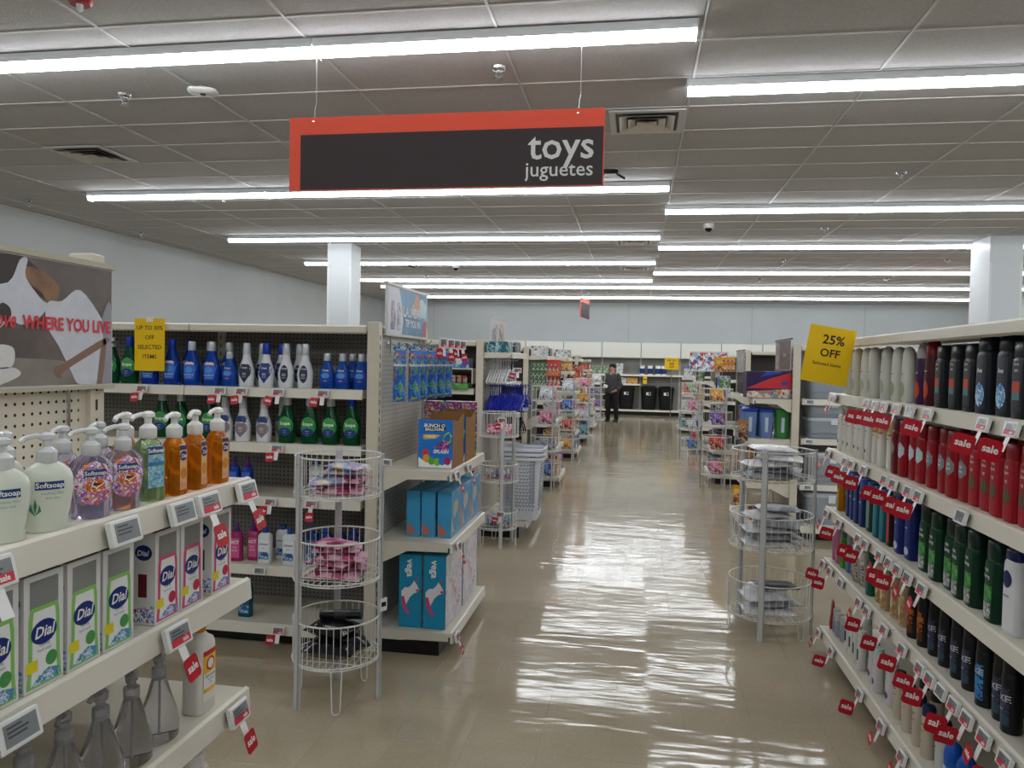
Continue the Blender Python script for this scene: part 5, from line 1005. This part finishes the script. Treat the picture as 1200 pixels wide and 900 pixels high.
def hamper():
    wt=M('hamper_white','dfe2ea',.4)
    s=[(0,.15,.17,5),(.02,.16,.18,5),(.55,.185,.205,5),(.56,.205,.225,5),(.575,.205,.225,5)]
    g=G().loft(s,32,False); g.add([(q[0],q[1],.004) for q in [( .15*c[0],.17*c[1]) for c in ((-1,-1),(1,-1),(1,1),(-1,1))]],[(0,1,2,3)])
    slots=G()
    for i in range(9):
        for j in range(14):
            z=.09+j*.031; hx=.16+.025*z/.55; hy=.18+.025*z/.55; xx=(i-4)*.03+(.008 if j%2 else -.004)
            slots.box(xx-.007,xx+.007,-hy-.0015,-hy+.004,z,z+.018); slots.box(hx-.004,hx+.0015,xx-.007,xx+.007,z,z+.018)
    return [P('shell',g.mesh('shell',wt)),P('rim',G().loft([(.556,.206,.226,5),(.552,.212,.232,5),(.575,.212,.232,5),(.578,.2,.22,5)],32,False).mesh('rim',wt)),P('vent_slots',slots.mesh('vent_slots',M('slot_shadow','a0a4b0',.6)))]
hm_=spec('hamper',hamper)
for i in range(3): thing('laundry_hamper',hm_,f'{("bottom","middle","top")[i]} white slotted laundry hamper of the nested stack','hamper',(-1.02,6.98,0.157+.04*i),0,'nested laundry hampers')
W4,H4=.8,.27; q4=lambda a,b:(a*W4-W4/2,b*H4)
banner('pale printed banner on top of the hanger end cap',(-1.368,7.45,1.745),PI/2,W4,H4,[fp('field',[q4(.02,.02),q4(.98,.02),q4(.98,.98),q4(.02,.98)],M('banner_pale','c9c6c2',.45),0),fp('garment_print',[q4(.1,.15),q4(.4,.15),q4(.42,.8),q4(.1,.8)],PRINT('garm',['8a8a8a','b8b4b4','6a6a70','d8d4d4'],24),.0006),fp('garment_print',[q4(.5,.1),q4(.9,.1),q4(.85,.9),q4(.55,.85)],PRINT('garn',['a8908a','c8b0a8','7a6a68'],24),.0006),fp('tag_print',[q4(.65,-.25),q4(.95,-.25),q4(.95,.1),q4(.65,.1)],LRED,.001)])
# goods seen on the cross run behind the toy end cap
def fl(name,cat,parts,label,loc,rot=0,grp=None): thing(name,parts,label,cat,loc,rot,grp)
T1=PRINT('tray_blue',['3f6ab8','8aa0c8','b06a5a','4aa0a8','6a4aa8','c8d0d8'],22); T2=PRINT('tray_red',['b8343c','d86a3a','c8b43a','c8d0d8','a0b0b8'],30); T3=PRINT('tray_green',['3f8a3a','58a04a','4a9440','8aa8a0'],10)
SY=7.18-.28
fl('display_tray','tray',carton(.42,.2,.09,T1),'blue printed display tray on the upper shelf behind the toys',(-1.73,SY,1.53+.001),0,'display trays'); fl('display_tray','tray',carton(.42,.2,.05,T3,None),'green display tray on the lip of the shelf behind the toys',(-1.73,SY-.02,1.3405),0,'display trays')
fl('display_stand','stand',[P('board',G().box(-.25,.25,-.1,.1,-.012,0).mesh('board',CREAM)),P('leg',G().box(-.25,-.24,-.1,.1,-.14,-.012).mesh('leg',CREAM)),P('leg',G().box(.24,.25,-.1,.1,-.14,-.012).mesh('leg',CREAM))],'small cream riser carrying the blue tray',(-1.73,SY,1.53),0)
for i in range(7): fl('small_pot','jar',[P('pot',lm(cyl(0,.055,.022),'pot',T2,12)),P('lid',lm(cyl(.055,.07,.023),'lid',M('lid_'+str(i%3),('c8343c','d8d8dc','d8a83c')[i%3],.4),12))],f'{ORD[i]} small coloured pot from the left in the green tray',(-1.9+i*.055,SY-.02,1.392),0,'small pots in the green tray')
T4=PRINT('toybox_mix',['2a5aa8','8ab0d8','c88a7a','d8c8b0','b8b8c8','d8a84a'],18)
for i in range(4): fl('toy_carton','carton',carton(.15,.12,.2,T4,None,None,None),f'{ORD[i]} printed box from the left, lower shelf behind the toy end cap',(-2.02+i*.165,SY,.9305),0,'boxes behind the toy end cap')
for i in range(4): fl('toy_carton','carton',carton(.15,.12,.24,T4),f'{ORD[i]} printed box from the left, lowest shelf behind the toy end cap',(-2.02+i*.165,SY,.5505),0,'boxes low behind the toy end cap')
# ---------------------------------------------------------------- goods on the farther end caps
PAL={'red':['b8262c','d8443c','8a1a20','e0b84a'],'yellow':['e0b02c','d8962c','b8342c','e8d05a'],'blue':['1f4a98','2f6ac0','183468','8ab0d8'],'green':['3f7a3a','8aa87a','d8d8d0','2f5a34'],'black':['16161a','2a2a30','101012','55565c'],'white':['dcdcdc','c8ccd0','b0b4ba','e8e8e8'],'orange':['d8882c','e0a83c','c8642c','e8c87a'],'pink':['c84a78','e08aa8','a83060','e8d0d8'],'purple':['5a3a8a','8a5ab0','3a2a68','c8a8d8'],'teal':['1f6a7a','3f9aa8','184a58','a8d0d4'],'brown':['8a5a34','a87848','5a3a24','c8a880'],'grey':['7a7c80','9a9ca0','5c5e62','b8bac0']}
def PM(c): return PRINT('pack_'+c,PAL[c]+PAL[c][:2]+['2c2c30','c8c8c8'],42)
def hung(c,w,h,d=.04):
    return spec(('hung',c,w,h),lambda:[P('pouch',cushion(w,h,d,PM(c),'pouch',0,5,5)),P('header_card',G().box(-w/2,w/2,h/2-.01,h/2+.035,-.001,.001).mesh('header_card',M('hdr_'+c,PAL[c][1],.4)))])
def tubto(c,w,d,h): return spec(('jar',c,w,h),lambda:[P('body',lm(rnd(h*.85,w,d,2.6),'body',PM(c),14)),P('cap',lm(cyl(h*.85,h,w*.6),'cap',M('hdr_'+c,PAL[c][1],.4),12))])
DEP={(-1,2):{.85:.38,.5:.4},(-1,4):{1.3:.3,.85:.38,.5:.4},(-1,3):{1.45:.3,1.1:.36,.75:.38,.42:.4},(-1,5):{1.45:.3,1.1:.36,.75:.38,.42:.4},(1,1):{1.22:.36,.8:.4,.45:.4},(1,2):{1.3:.34,.9:.36,.5:.4},(1,3):{1.3:.34,.9:.36,.5:.4}}
def fill_end(side,idx,Yc,xlip,shelves,rowsets,top=None):
    """goods on the shelves of an end cap; side -1 left, +1 right"""
    nm=f'{ORD[idx]} {"left" if side<0 else "right"} end cap'
    for si,(z,kinds) in enumerate(zip(shelves,rowsets)):
        n=len(kinds); sp=.86/n
        for i,(k,c) in enumerate(kinds):
            y=Yc-.43+sp*(i+.5); x=(-1.4+DEP[(side,idx)].get(z,.44)-.092 if side<0 else 1.46-DEP[(side,idx)].get(z,.44)+.092); up_=[q for q in list(DEP[(side,idx)])+[1.68] if q>z+.01]; h=min(random.uniform(.2,.29),min(up_)-z-.085); w=sp*.88
            lab=f'{c} {k}, {ORD[i]} from the camera on shelf {("one","two","three","four","five")[si]} of the {nm}'
            if k=='box':
                w=round(w,2); fl('goods_carton','carton',carton(w,.14,round(h,2),PM(c),None,None,None,[P('label_print',G().flat([(-w*.3,.04),(w*.3,.04),(w*.3,.1),(-w*.3,.1)],-.071).mesh('label_print',LET))]),lab,(x,y,z+.0005),-side*PI/2+random.uniform(-.1,.1),'goods on the '+nm)
            elif k=='bottle': fl('goods_bottle','bottle',tubto(c,.05,.04,.22),lab,(x,y,z+.0005),-side*PI/2,'goods on the '+nm)
            elif k=='pouch': hg=.2 if min(up_)-z>.29 else .13; fl('goods_pouch','packet',hung(c,round(w,2),hg),lab,(x,y,z+hg/2+.004),(PI/2-.05,0,-side*PI/2+side*.5),'goods on the '+nm)
B_='box';O_='bottle';U_='pouch'
# third left end cap (green, red and blue hanging goods; orange toy boxes below)
def hungrow(nm,side,xs,y,z,c,w,h,n,dz=0):
    for i in range(n): fl('hanging_pack','packet',hung(c,w,h,.03),f'{ORD[i]} {c} hanging pack on the {nm}',(xs+i*.05*(1 if side<0 else -1),y+i*.02,z),(PI/2,0,-side*R(35)),f'{c} packs on the {nm}')
hungrow('third left end cap',-1,-1.32,9.78,1.42,'green',.08,.36,4); hungrow('third left end cap, right part',-1,-1.12,9.85,1.42,'red',.09,.36,3)
hungrow('third left end cap, rear',-1,-1.2,10.4,1.45,'blue',.16,.24,3)
fill_end(-1,2,10.12,-.98,[.125,.5,.85],[[(B_,'orange'),(B_,'pink'),(U_,'purple')],[(B_,'orange'),(B_,'pink'),(U_,'white')],[(B_,'white'),(U_,'grey'),(B_,'pink')]])
fill_end(-1,3,13.15,-1.0,[.125,.42,.75,1.1,1.45],[[(B_,'purple'),(B_,'teal'),(B_,'blue')],[(B_,'brown'),(B_,'red'),(U_,'orange')],[(B_,'teal'),(B_,'blue'),(U_,'pink')],[(U_,'white'),(B_,'red'),(U_,'pink')],[(U_,'yellow'),(U_,'yellow'),(U_,'orange')]])
fill_end(-1,4,15.7,-1.0,[.125,.5,.85,1.3],[[(B_,'blue'),(B_,'teal')],[(U_,'pink'),(B_,'white')],[(B_,'yellow'),(U_,'white')],[(B_,'red'),(U_,'yellow'),(B_,'red')]])
fill_end(-1,5,18.5,-1.0,[.125,.42,.75,1.1,1.45],[[(B_,'white'),(B_,'grey')],[(B_,'white'),(U_,'pink')],[(U_,'purple'),(B_,'white')],[(B_,'red'),(U_,'white')],[(B_,'red'),(B_,'red'),(B_,'red')]])
# boxes standing on top of the left units
for i,(y,c,w,h) in enumerate(((6.95,'teal',.28,.1),(7.4,'black',.34,.11),(9.9,'white',.26,.13),(10.3,'black',.3,.11),(12.9,'white',.24,.14),(13.35,'green',.24,.14))):
    fl('overstock_carton','carton',carton(w,.2,h,PM(c)),f'{ORD[i]} overstock box from the camera standing above the left end caps',(-1.26,y,1.6805),PI/2,'overstock above the left end caps')
# first right end cap: frozen style box, storage bins, baskets
BXR=[P('red_print',G().flat([(-.2,.09),(.2,.09),(.2,.245),(-.0,.18)],-.1106).mesh('red_print',M('fz_red','c8323a',.35)),[P('oval_logo',G().flat([(.14+.035*math.cos(t),.14+.02*math.sin(t)) for t in [2*PI*k/14 for k in range(14)]],-.1112).mesh('oval_logo',M('fz_oval','3a4a9a',.35)))]),P('food_print',G().flat([(-.2,.0),(.2,.0),(.2,.088),(-.2,.06)],-.1108).mesh('food_print',PRINT('food',['d8c8c0','b8784a','8a4a34','e0dcd8','c8b8b0','6a8a9a'],30))),P('blue_print',G().flat([(-.08,.2),(.1,.235),(.12,.246),(-.02,.246)],-.111).mesh('blue_print',M('fz_blue','2f4ac0',.35)))]
fl('appliance_carton','carton',carton(.41,.22,.25,M('fz_purple','2c1c4a',.4),None,None,None,BXR),'large red and purple food carton on the first right end cap',(1.232,7.56,1.3055))
def bin_(c,l):
    s=[(0,.052,.07,5),(.01,.056,.074,5),(.25,.068,.09,5)]
    return spec('bin'+c,lambda:[P('tub',lm(s,'tub',M('bin_'+c,c,.3,trans=.15),20)),P('rim_lid',lm([(.248,.07,.093,5),(.25,.073,.097,5),(.275,.073,.097,5),(.282,.064,.085,5)],'rim_lid',M('lidbin_'+l,l,.35),20)),P('label',decal(s,.06,.2,.014,M('bin_label','c8d4e4',.4)))])
for i,(x,c,l,nm) in enumerate(((1.078,'6f8ac0','2040a0','left blue'),(1.226,'6f8ac0','2040a0','right blue'),(1.374,'3f8a48','2f8a3a','green'))): fl('storage_bin','bin',bin_(c,l),f'{nm} storage bin on the middle shelf of the right end cap',(x,7.56,.9205),0,'storage bins')
for i,y in enumerate((7.8,8.05)): fl('storage_bin','bin',bin_('6f8ac0','a02838'),f'{("nearer","farther")[i]} bin with a red lid behind the blue bins',(1.14,y,.9205),PI/2,'red lidded bins')
def wicker():
    g=G().loft([(0,.09,.1,5),(.1,.11,.12,5)],24,False)
    for z in (.02,.045,.07,.095): g.tube([((.094+.16*z)*math.copysign(abs(math.cos(t))**.4,math.cos(t)),(.104+.16*z)*math.copysign(abs(math.sin(t))**.4,math.sin(t)),z) for t in [2*PI*(k+.5)/24 for k in range(24)]],.006,5,True)
    return [P('weave',g.mesh('weave',M('wicker','9a6a3c',.7,var=.3,vs=60))),P('liner',G().box(-.088,.088,-.098,.098,.002,.006).mesh('liner',M('liner','c8b08a',.8)))]
wk=spec('wk',wicker)
for i,(x,y,z) in enumerate(((1.16,7.57,.5005),(1.36,7.57,.5005),(1.16,7.9,.5005),(1.2,7.6,.126),(1.36,7.85,.126))): fl('wicker_basket','basket',wk,f'{ORD[i]} brown woven basket low on the first right end cap, counting down',(x,y,z),0,'woven baskets')
fl('goods_carton','carton',carton(.1,.16,.28,PM('orange')),'orange printed box at the corner of the low basket shelf',(1.13,8.13,.501),-PI/2)
fl('goods_carton','carton',carton(.14,.14,.1,PM('red')),'small red and white box on a tub shelf corner',(1.2,7.9,1.3005),-PI/2)
for i,(y,x,z,r_) in enumerate(((7.5,1.03,.98,.05),(7.62,1.02,.9,.045),(7.75,1.0,.62,.04),(7.58,1.01,.35,.045))): fl('hanging_pack','packet',hung(('brown','grey','brown','yellow')[i],.1,.16),f'{ORD[i]} small clip strip pack at the front of the first right end cap',(x-.03,y-.1,z),(PI/2,0,R(-30)),'clip strip packs')
banner('dark brown banner on top of the first right end cap',(1.422,7.86,1.57),-PI/2,.8,.29,[fp('field',[q4(.01,.02),q4(.99,.02),q4(.99,1.05),q4(.01,1.05)],M('banner_brown','5a3a36',.45,var=.2,vs=8),0),fp('side_panel',[q4(.04,.04),q4(.3,.04),q4(.3,1.02),q4(.04,1.02)],PRINT('side_p',['a89a98','5a4a48','8a7a78'],30),.0006),P('lettering',text_into(G(),'home',.07,.1,.13,-.003,bold=.02).mesh('lettering',M('ink_tan','b8a8a0',.5)))],frame='3a3432')
banner('grey printed banner on top of the second right end cap',(1.422,11.0,1.52),-PI/2,.8,.29,[fp('field',[q4(.01,.02),q4(.99,.02),q4(.99,1.05),q4(.01,1.05)],M('banner_grey','a8a4a0',.45),0),fp('garment_print',[q4(.1,.1),q4(.9,.1),q4(.9,.9),q4(.1,.9)],PRINT('garo',['9a9690','b8b4b0','8a8680','c8c4c0'],20),.0006)],frame='4a4440')
banner('white and blue toy banner on top of the third right end cap',(1.3,14.35,1.5),-.25,.7,.34,[fp('field',[(-.34,.01),(.34,.01),(.34,.33),(-.34,.33)],PRINT('toybn',['dce4ec','2f5a9a','d8b09a','e8ecf0','c8342c','8ab8d8','e4e8ec'],24),0)])
# translucent totes on the cross run at the right
def tote(w,h):
    s=[(0,w*.45,.14,8),(.01,w*.46,.145,8),(h*.86,w*.49,.16,8)]
    cl=M('tote_clear','b9c2cc',.2,trans=.3)
    return [P('tub',lm(s,'tub',cl,24)),P('lid',lm([(h*.85,w*.5,.162,8),(h*.87,w*.505,.166,8),(h*.95,w*.505,.166,8),(h,w*.47,.15,8)],'lid',M('tote_lid','c4ccd4',.3),24)),P('latch',G().box(-.03,.03,-.172,-.162,h*.7,h*.95).mesh('latch',M('latch_white','dfe3e6',.3))),P('rib',G().box(-w*.44,w*.44,-.16,-.15,h*.3,h*.33).box(-w*.44,w*.44,-.155,-.145,h*.12,h*.15).mesh('rib',cl))]
for r_,(z,h) in enumerate(((1.3,.26),(.93,.2),(.5,.3),(.125,.3))):
    for c_ in range(4): fl('storage_tote','tote',spec(('tote',h),lambda:tote(.46,h)),f'clear storage tote, {ORD[c_]} from the aisle on shelf {("one","two","three","four")[r_]} from the top',(1.83+c_*.51,7.625,z+.0005),0,'clear storage totes')
fl('storage_tote','tote',spec(('tote',.14),lambda:tote(.46,.14)),'shallow clear tote stacked on the second shelf totes nearest the aisle',(1.83,7.625,1.1315),0,'clear storage totes')
for i,(z) in enumerate((1.3,.93,.5)): price_tag((1.6,7.81-.36-.018,z-.024),0,0,f'price tag at the aisle end of storage tote shelf {("one","two","three")[i]}','price tags on the tote shelves')
# second right end cap: dark homeware and toys
fill_end(1,1,11.0,1.05,[1.22,.8,.45,.125],[[(B_,'green'),(B_,'blue'),(U_,'yellow'),(B_,'black')],[(B_,'grey'),(B_,'black'),(B_,'black')],[(B_,'black'),(B_,'purple'),(B_,'black')],[(B_,'blue'),(B_,'black'),(B_,'grey')]])
hungrow('second right end cap',1,1.22,10.62,1.6,'orange',.2,.16,3)
fill_end(1,2,14.9,1.08,[1.3,.9,.5,.125],[[(O_,'green'),(O_,'green'),(O_,'green'),(O_,'green'),(B_,'grey')],[(B_,'yellow'),(U_,'pink'),(B_,'purple')],[(B_,'white'),(B_,'blue'),(U_,'orange')],[(B_,'red'),(U_,'pink'),(B_,'blue')]])
fill_end(1,3,18.8,1.08,[1.3,.9,.5,.125],[[(B_,'white'),(B_,'blue')],[(B_,'red'),(U_,'pink')],[(U_,'white'),(B_,'grey')],[(B_,'teal'),(B_,'white')]])
# loose packets in the far racks
for i,(x,y,l) in enumerate(FRK):
    cols=[('white','pink','grey','blue'),('white','blue','red','yellow'),('pink','yellow','white','teal'),('white','grey','purple','white'),('yellow','purple','red','pink'),('green','pink','white','blue')][i]
    for k,z in enumerate((1.2,.9,.58,.26)):
        c=cols[k]; fl('packet','packet',hung(c,.2,.14,.05),f'{c} packet in basket {("one","two","three","four")[k]} of the rack {l}',(x,y-.03,z),(1.2,0,.2*i-.3),'packets in the far racks')
        c=cols[(k+1)%4]; fl('packet','packet',hung(c,.14,.12,.05),f'small {c} packet, basket {("one","two","three","four")[k]}, rack {l}',(x+.04,y+.07,z),(1.3,0,.5-.2*i),'packets in the far racks')
# ---------------------------------------------------------------- far wall goods
BINM=M('trash_black','0e1012',.45)
def trash():
    s=[(0,.19,.19,4),(.01,.2,.2,4),(.65,.24,.235,4)]
    return [P('bin_body',lm(s,'bin_body',BINM,24)),P('lid',lm([(.64,.25,.245,4),(.65,.257,.25,4),(.68,.257,.25,4),(.73,.21,.2,3.5),(.742,.12,.12,3)],'lid',BINM,24)),P('sticker',G().flat([(-.08,.46),(.06,.46),(.06,.55),(-.08,.55)],-.2355).mesh('sticker',LET),[P('sticker_print',G().flat([(-.01,.475),(.05,.475),(.05,.54),(-.01,.54)],-.2362).mesh('sticker_print',LBLK))])]
tr=spec('trash',trash)
for i,x in enumerate((-.82,-.3,.39,.93)): fl('trash_bin','bin',tr,f'black lidded trash bin against the far wall, {ORD[i]} from the left',(x,24.31,.1755),0,'black trash bins')
for i,x in enumerate((-1.5,-1.32,-1.14,-.96)): fl('goods_carton','carton',carton(.16,.14,.27,PM('green')),f'green and white box, {ORD[i]} from the left on the far wall shelf',(x,24.3,1.2705),0,'green boxes on the far shelf')
fl('goods_carton','carton',carton(.2,.14,.34,PM('white')),'white box alone on the far wall shelf',(-.53,24.3,1.2705))
for i,x in enumerate((.17,.42,.66,.84)):
    fl('canister','canister',[P('can_body',lm(cyl(0,.27,.08),'can_body',LET,16)),P('label',lm(cyl(.03,.2,.0815),'label',M('can_navy','1c3a78',.4),16)),P('lid',lm(cyl(.27,.29,.082),'lid',WPL,16))],f'blue and white canister, {ORD[i]} from the left on the far wall shelf',(x,24.3,1.2705),0,'canisters on the far shelf')
for i,x in enumerate((-.4,-.22,-.05)): fl('goods_carton','carton',carton(.16,.14,.19,PM(('white','yellow','yellow')[i])),f'{ORD[i]} low box from the left on the short far shelf',(x,24.3,.9805),0,'boxes on the short far shelf')
for i,x in enumerate((-2.1,-1.9,-1.7)): fl('goods_carton','carton',carton(.18,.14,.3,PM('red')),f'{ORD[i]} red box from the left on the far wall shelf',(x,24.3,1.2705),0,'red boxes on the far shelf')
fl('paper_sign','sign',[P('sheet',G().box(-.2,.2,0,.003,-.17,.17).mesh('sheet',YEL)),P('lettering',text_into(text_into(text_into(G(),'UP TO',.08,0,.07,-.002,bold=.02),'30%',.09,0,-.03,-.002,bold=.02),'OFF',.08,0,-.12,-.002,bold=.02).mesh('lettering',LBLK))],'small yellow paper sign far down the aisle',(1.0,22.6,1.63)); fl('sign_stand','stand',[P('post',G().tube([(0,0,0),(0,0,1.47)],.012,8).mesh('post',CHR)),P('base',lm(cyl(0,.02,.16),'base',M('stand_grey','8a8a8a',.4,.5),20))],'thin metal stand under the far yellow sign',(1.0,22.61,0))
fl('paper_sign','sign',[P('sheet',G().box(-.06,.06,0,.002,-.22,0).mesh('sheet',YEL)),P('print',G().flat([(-.04,-.1),(.04,-.1),(.04,-.06),(-.04,-.06)],-.001).mesh('print',LBLK))],'narrow yellow strip hanging from the far wall shelf',(.26,24.155,1.21))
# ---------------------------------------------------------------- person at the end of the aisle
def skin(name,verts,edges,rad,mat,root=0,sub=1):
    me=bpy.data.meshes.new(name); me.from_pydata(verts,edges,[]); me.materials.append(mat)
    o=bpy.data.objects.new(name,me); COL.objects.link(o)
    m=o.modifiers.new('Skin','SKIN'); m.use_smooth_shade=True
    for i,sv in enumerate(me.skin_vertices[0].data):
        r=rad[i]; sv.radius=(r,r) if isinstance(r,(int,float)) else r; sv.use_root=(i==root)
    s=o.modifiers.new('Sub','SUBSURF'); s.levels=sub; s.render_levels=sub
    return o
SKIN=M('skin','b98a72',.5); JKT=M('jacket_grey','3c3c3e',.75,var=.2,vs=20); TRS=M('trouser_black','0e0e10',.6); HAIR=M('hair_dark','17120f',.6); SHOE=M('shoe_black','0a0a0a',.35); SCF=M('scarf_tan','8a7a66',.8)
pr=ob('person',None); pr.location=(-.66,21.1,0); pr.rotation_euler=(0,0,R(-25))
V=[(0,0,.86),(0,.0,1.02),(0,.01,1.16),(0,.01,1.28),(0,0,1.335),(0,-.01,1.40),(0,-.015,1.47),(0,-.01,1.53),
 (-.16,.01,1.27),(-.25,.02,1.03),(-.17,-.16,.95),(-.09,-.2,.96),(.16,.01,1.27),(.25,.02,1.03),(.2,-.12,.88),(.12,-.16,.84),
 (-.09,0,.82),(-.1,-.01,.46),(-.11,.01,.09),(-.11,-.07,.035),(.09,0,.82),(.1,.02,.46),(.12,.06,.09),(.13,-.01,.035)]
E_=[(0,1),(1,2),(2,3),(3,4),(4,5),(5,6),(6,7),(3,8),(8,9),(9,10),(10,11),(3,12),(12,13),(13,14),(14,15),(0,16),(16,17),(17,18),(18,19),(0,20),(20,21),(21,22),(22,23)]
Rd=[.12,.11,.13,.12,.05,.062,.078,.06,.055,.042,.033,.03,.055,.042,.033,.03,.085,.055,.035,.022,.085,.055,.035,.022]
b=skin('body',V,E_,Rd,SKIN); b.parent=pr
for i in (0,1):   # fingers and thumb of each hand
    hx,hy,hz=V[11] if i==0 else V[15]; s=-1 if i==0 else 1
    for k in range(5):
        q=[(hx,hy,hz),(hx+s*(-.02+.01*k),hy-.04+(.015 if k==0 else 0),hz+.012-.008*k),(hx+s*(-.025+.009*k),hy-.062+(.025 if k==0 else .004*abs(k-2)),hz-.005-.008*k)]
        f=skin('finger',q,[(0,1),(1,2)],[.012,.009,.008],SKIN,0,1); f.parent=b
jk=ob('jacket',G().loft([(.8,.2,.14,2.4),(.84,.205,.145,2.4),(1.0,.195,.14,2.3),(1.15,.2,.145,2.3),(1.27,.185,.125,2.2),(1.315,.12,.085,2),(1.34,.065,.06,2)],22,False).mesh('jacket',JKT),pr)
for s,a in ((-1,[V[8],V[9],V[10]]),(1,[V[12],V[13],V[14]])):
    g=G().tube([(a[0][0]*.85,a[0][1],a[0][2]+.02),a[0],((a[0][0]+a[1][0])/2,(a[0][1]+a[1][1])/2,(a[0][2]+a[1][2])/2),a[1],a[2]],.072,12); g.smooth=True
    ob('sleeve',g.mesh('sleeve',JKT),jk)
ob('lapel',G().add([(-.01,-.137,1.0),(-.09,-.12,1.16),(-.055,-.095,1.32),(-.02,-.11,1.2)],[(0,1,2,3)]).add([(.01,-.137,1.0),(.09,-.12,1.16),(.055,-.095,1.32),(.02,-.11,1.2)],[(0,3,2,1)]).mesh('lapel',M('lapel_dark','2c2c2e',.7)),jk)
ob('scarf',G().loft([(1.27,.075,.08,2,0,-.03),(1.31,.08,.085,2,0,-.02),(1.35,.065,.065,2,0,-.01)],16).mesh('scarf',SCF),pr)
for s,(h,k,a) in ((-1,(V[16],V[17],V[18])),(1,(V[20],V[21],V[22]))):
    g=G().loft([(.06,.06,.06,2,a[0],a[1]),(.2,.066,.066,2,a[0],a[1]-.005),(k[2],.075,.078,2,k[0],k[1]),(.66,.092,.095,2,(h[0]+k[0])/2,0),(.84,.1,.11,2,h[0]*.9,0)],16); ob('trouser_leg',g.mesh('trouser_leg',TRS),pr)
    t=V[19] if s<0 else V[23]
    ob('shoe',G().loft([(0,.048,.12,2.4,a[0],a[1]-.045),(.02,.05,.125,2.4,a[0],a[1]-.045),(.05,.045,.1,2.2,a[0],a[1]-.03),(.085,.04,.05,2,a[0],a[1])],16).mesh('shoe',SHOE),pr)
hr=G().loft([(1.44,.07,.06,2,0,.03),(1.5,.09,.085,2,0,.02),(1.55,.088,.09,2,0,.008),(1.59,.06,.065,2,0,0),(1.605,.02,.02,2,0,0)],18); ob('hair',hr.mesh('hair',HAIR),pr)
for s in (-1,1):
    ob('eye',G().loft([(1.478,.004,.004,2,s*.028,-.088),(1.484,.011,.008,2,s*.028,-.088),(1.49,.004,.004,2,s*.028,-.088)],8).mesh('eye',M('eye_dark','1a1410',.2)),b)
    ob('ear',G().loft([(1.44,.006,.012,2,s*.078,0),(1.47,.011,.02,2,s*.08,.002),(1.5,.006,.014,2,s*.08,.004)],8).mesh('ear',SKIN),b)
ob('nose',G().loft([(1.44,.016,.014,2,0,-.095),(1.452,.017,.02,2,0,-.097),(1.49,.007,.008,2,0,-.086)],8).mesh('nose',SKIN),b)
ob('mouth',G().loft([(1.418,.012,.004,2,0,-.083),(1.424,.024,.007,2,0,-.083),(1.43,.012,.004,2,0,-.084)],8).mesh('mouth',M('lip','8a4a44',.5)),b)
tag(pr,'person in a grey jacket and black trousers standing at the aisle end','person')
thing('paper_slip',[P('sheet',G().box(-.06,.06,-.001,.001,-.04,.04).mesh('sheet',LET)),P('print',G().flat([(-.045,-.02),(.03,-.02),(.03,-.005),(-.045,-.005)],-.0015).mesh('print',M('ink_grey','7a7a86',.5)))],'white paper slip held by the person at the aisle end','paper',(-.83,20.86,.985),(0,.3,R(-25)))
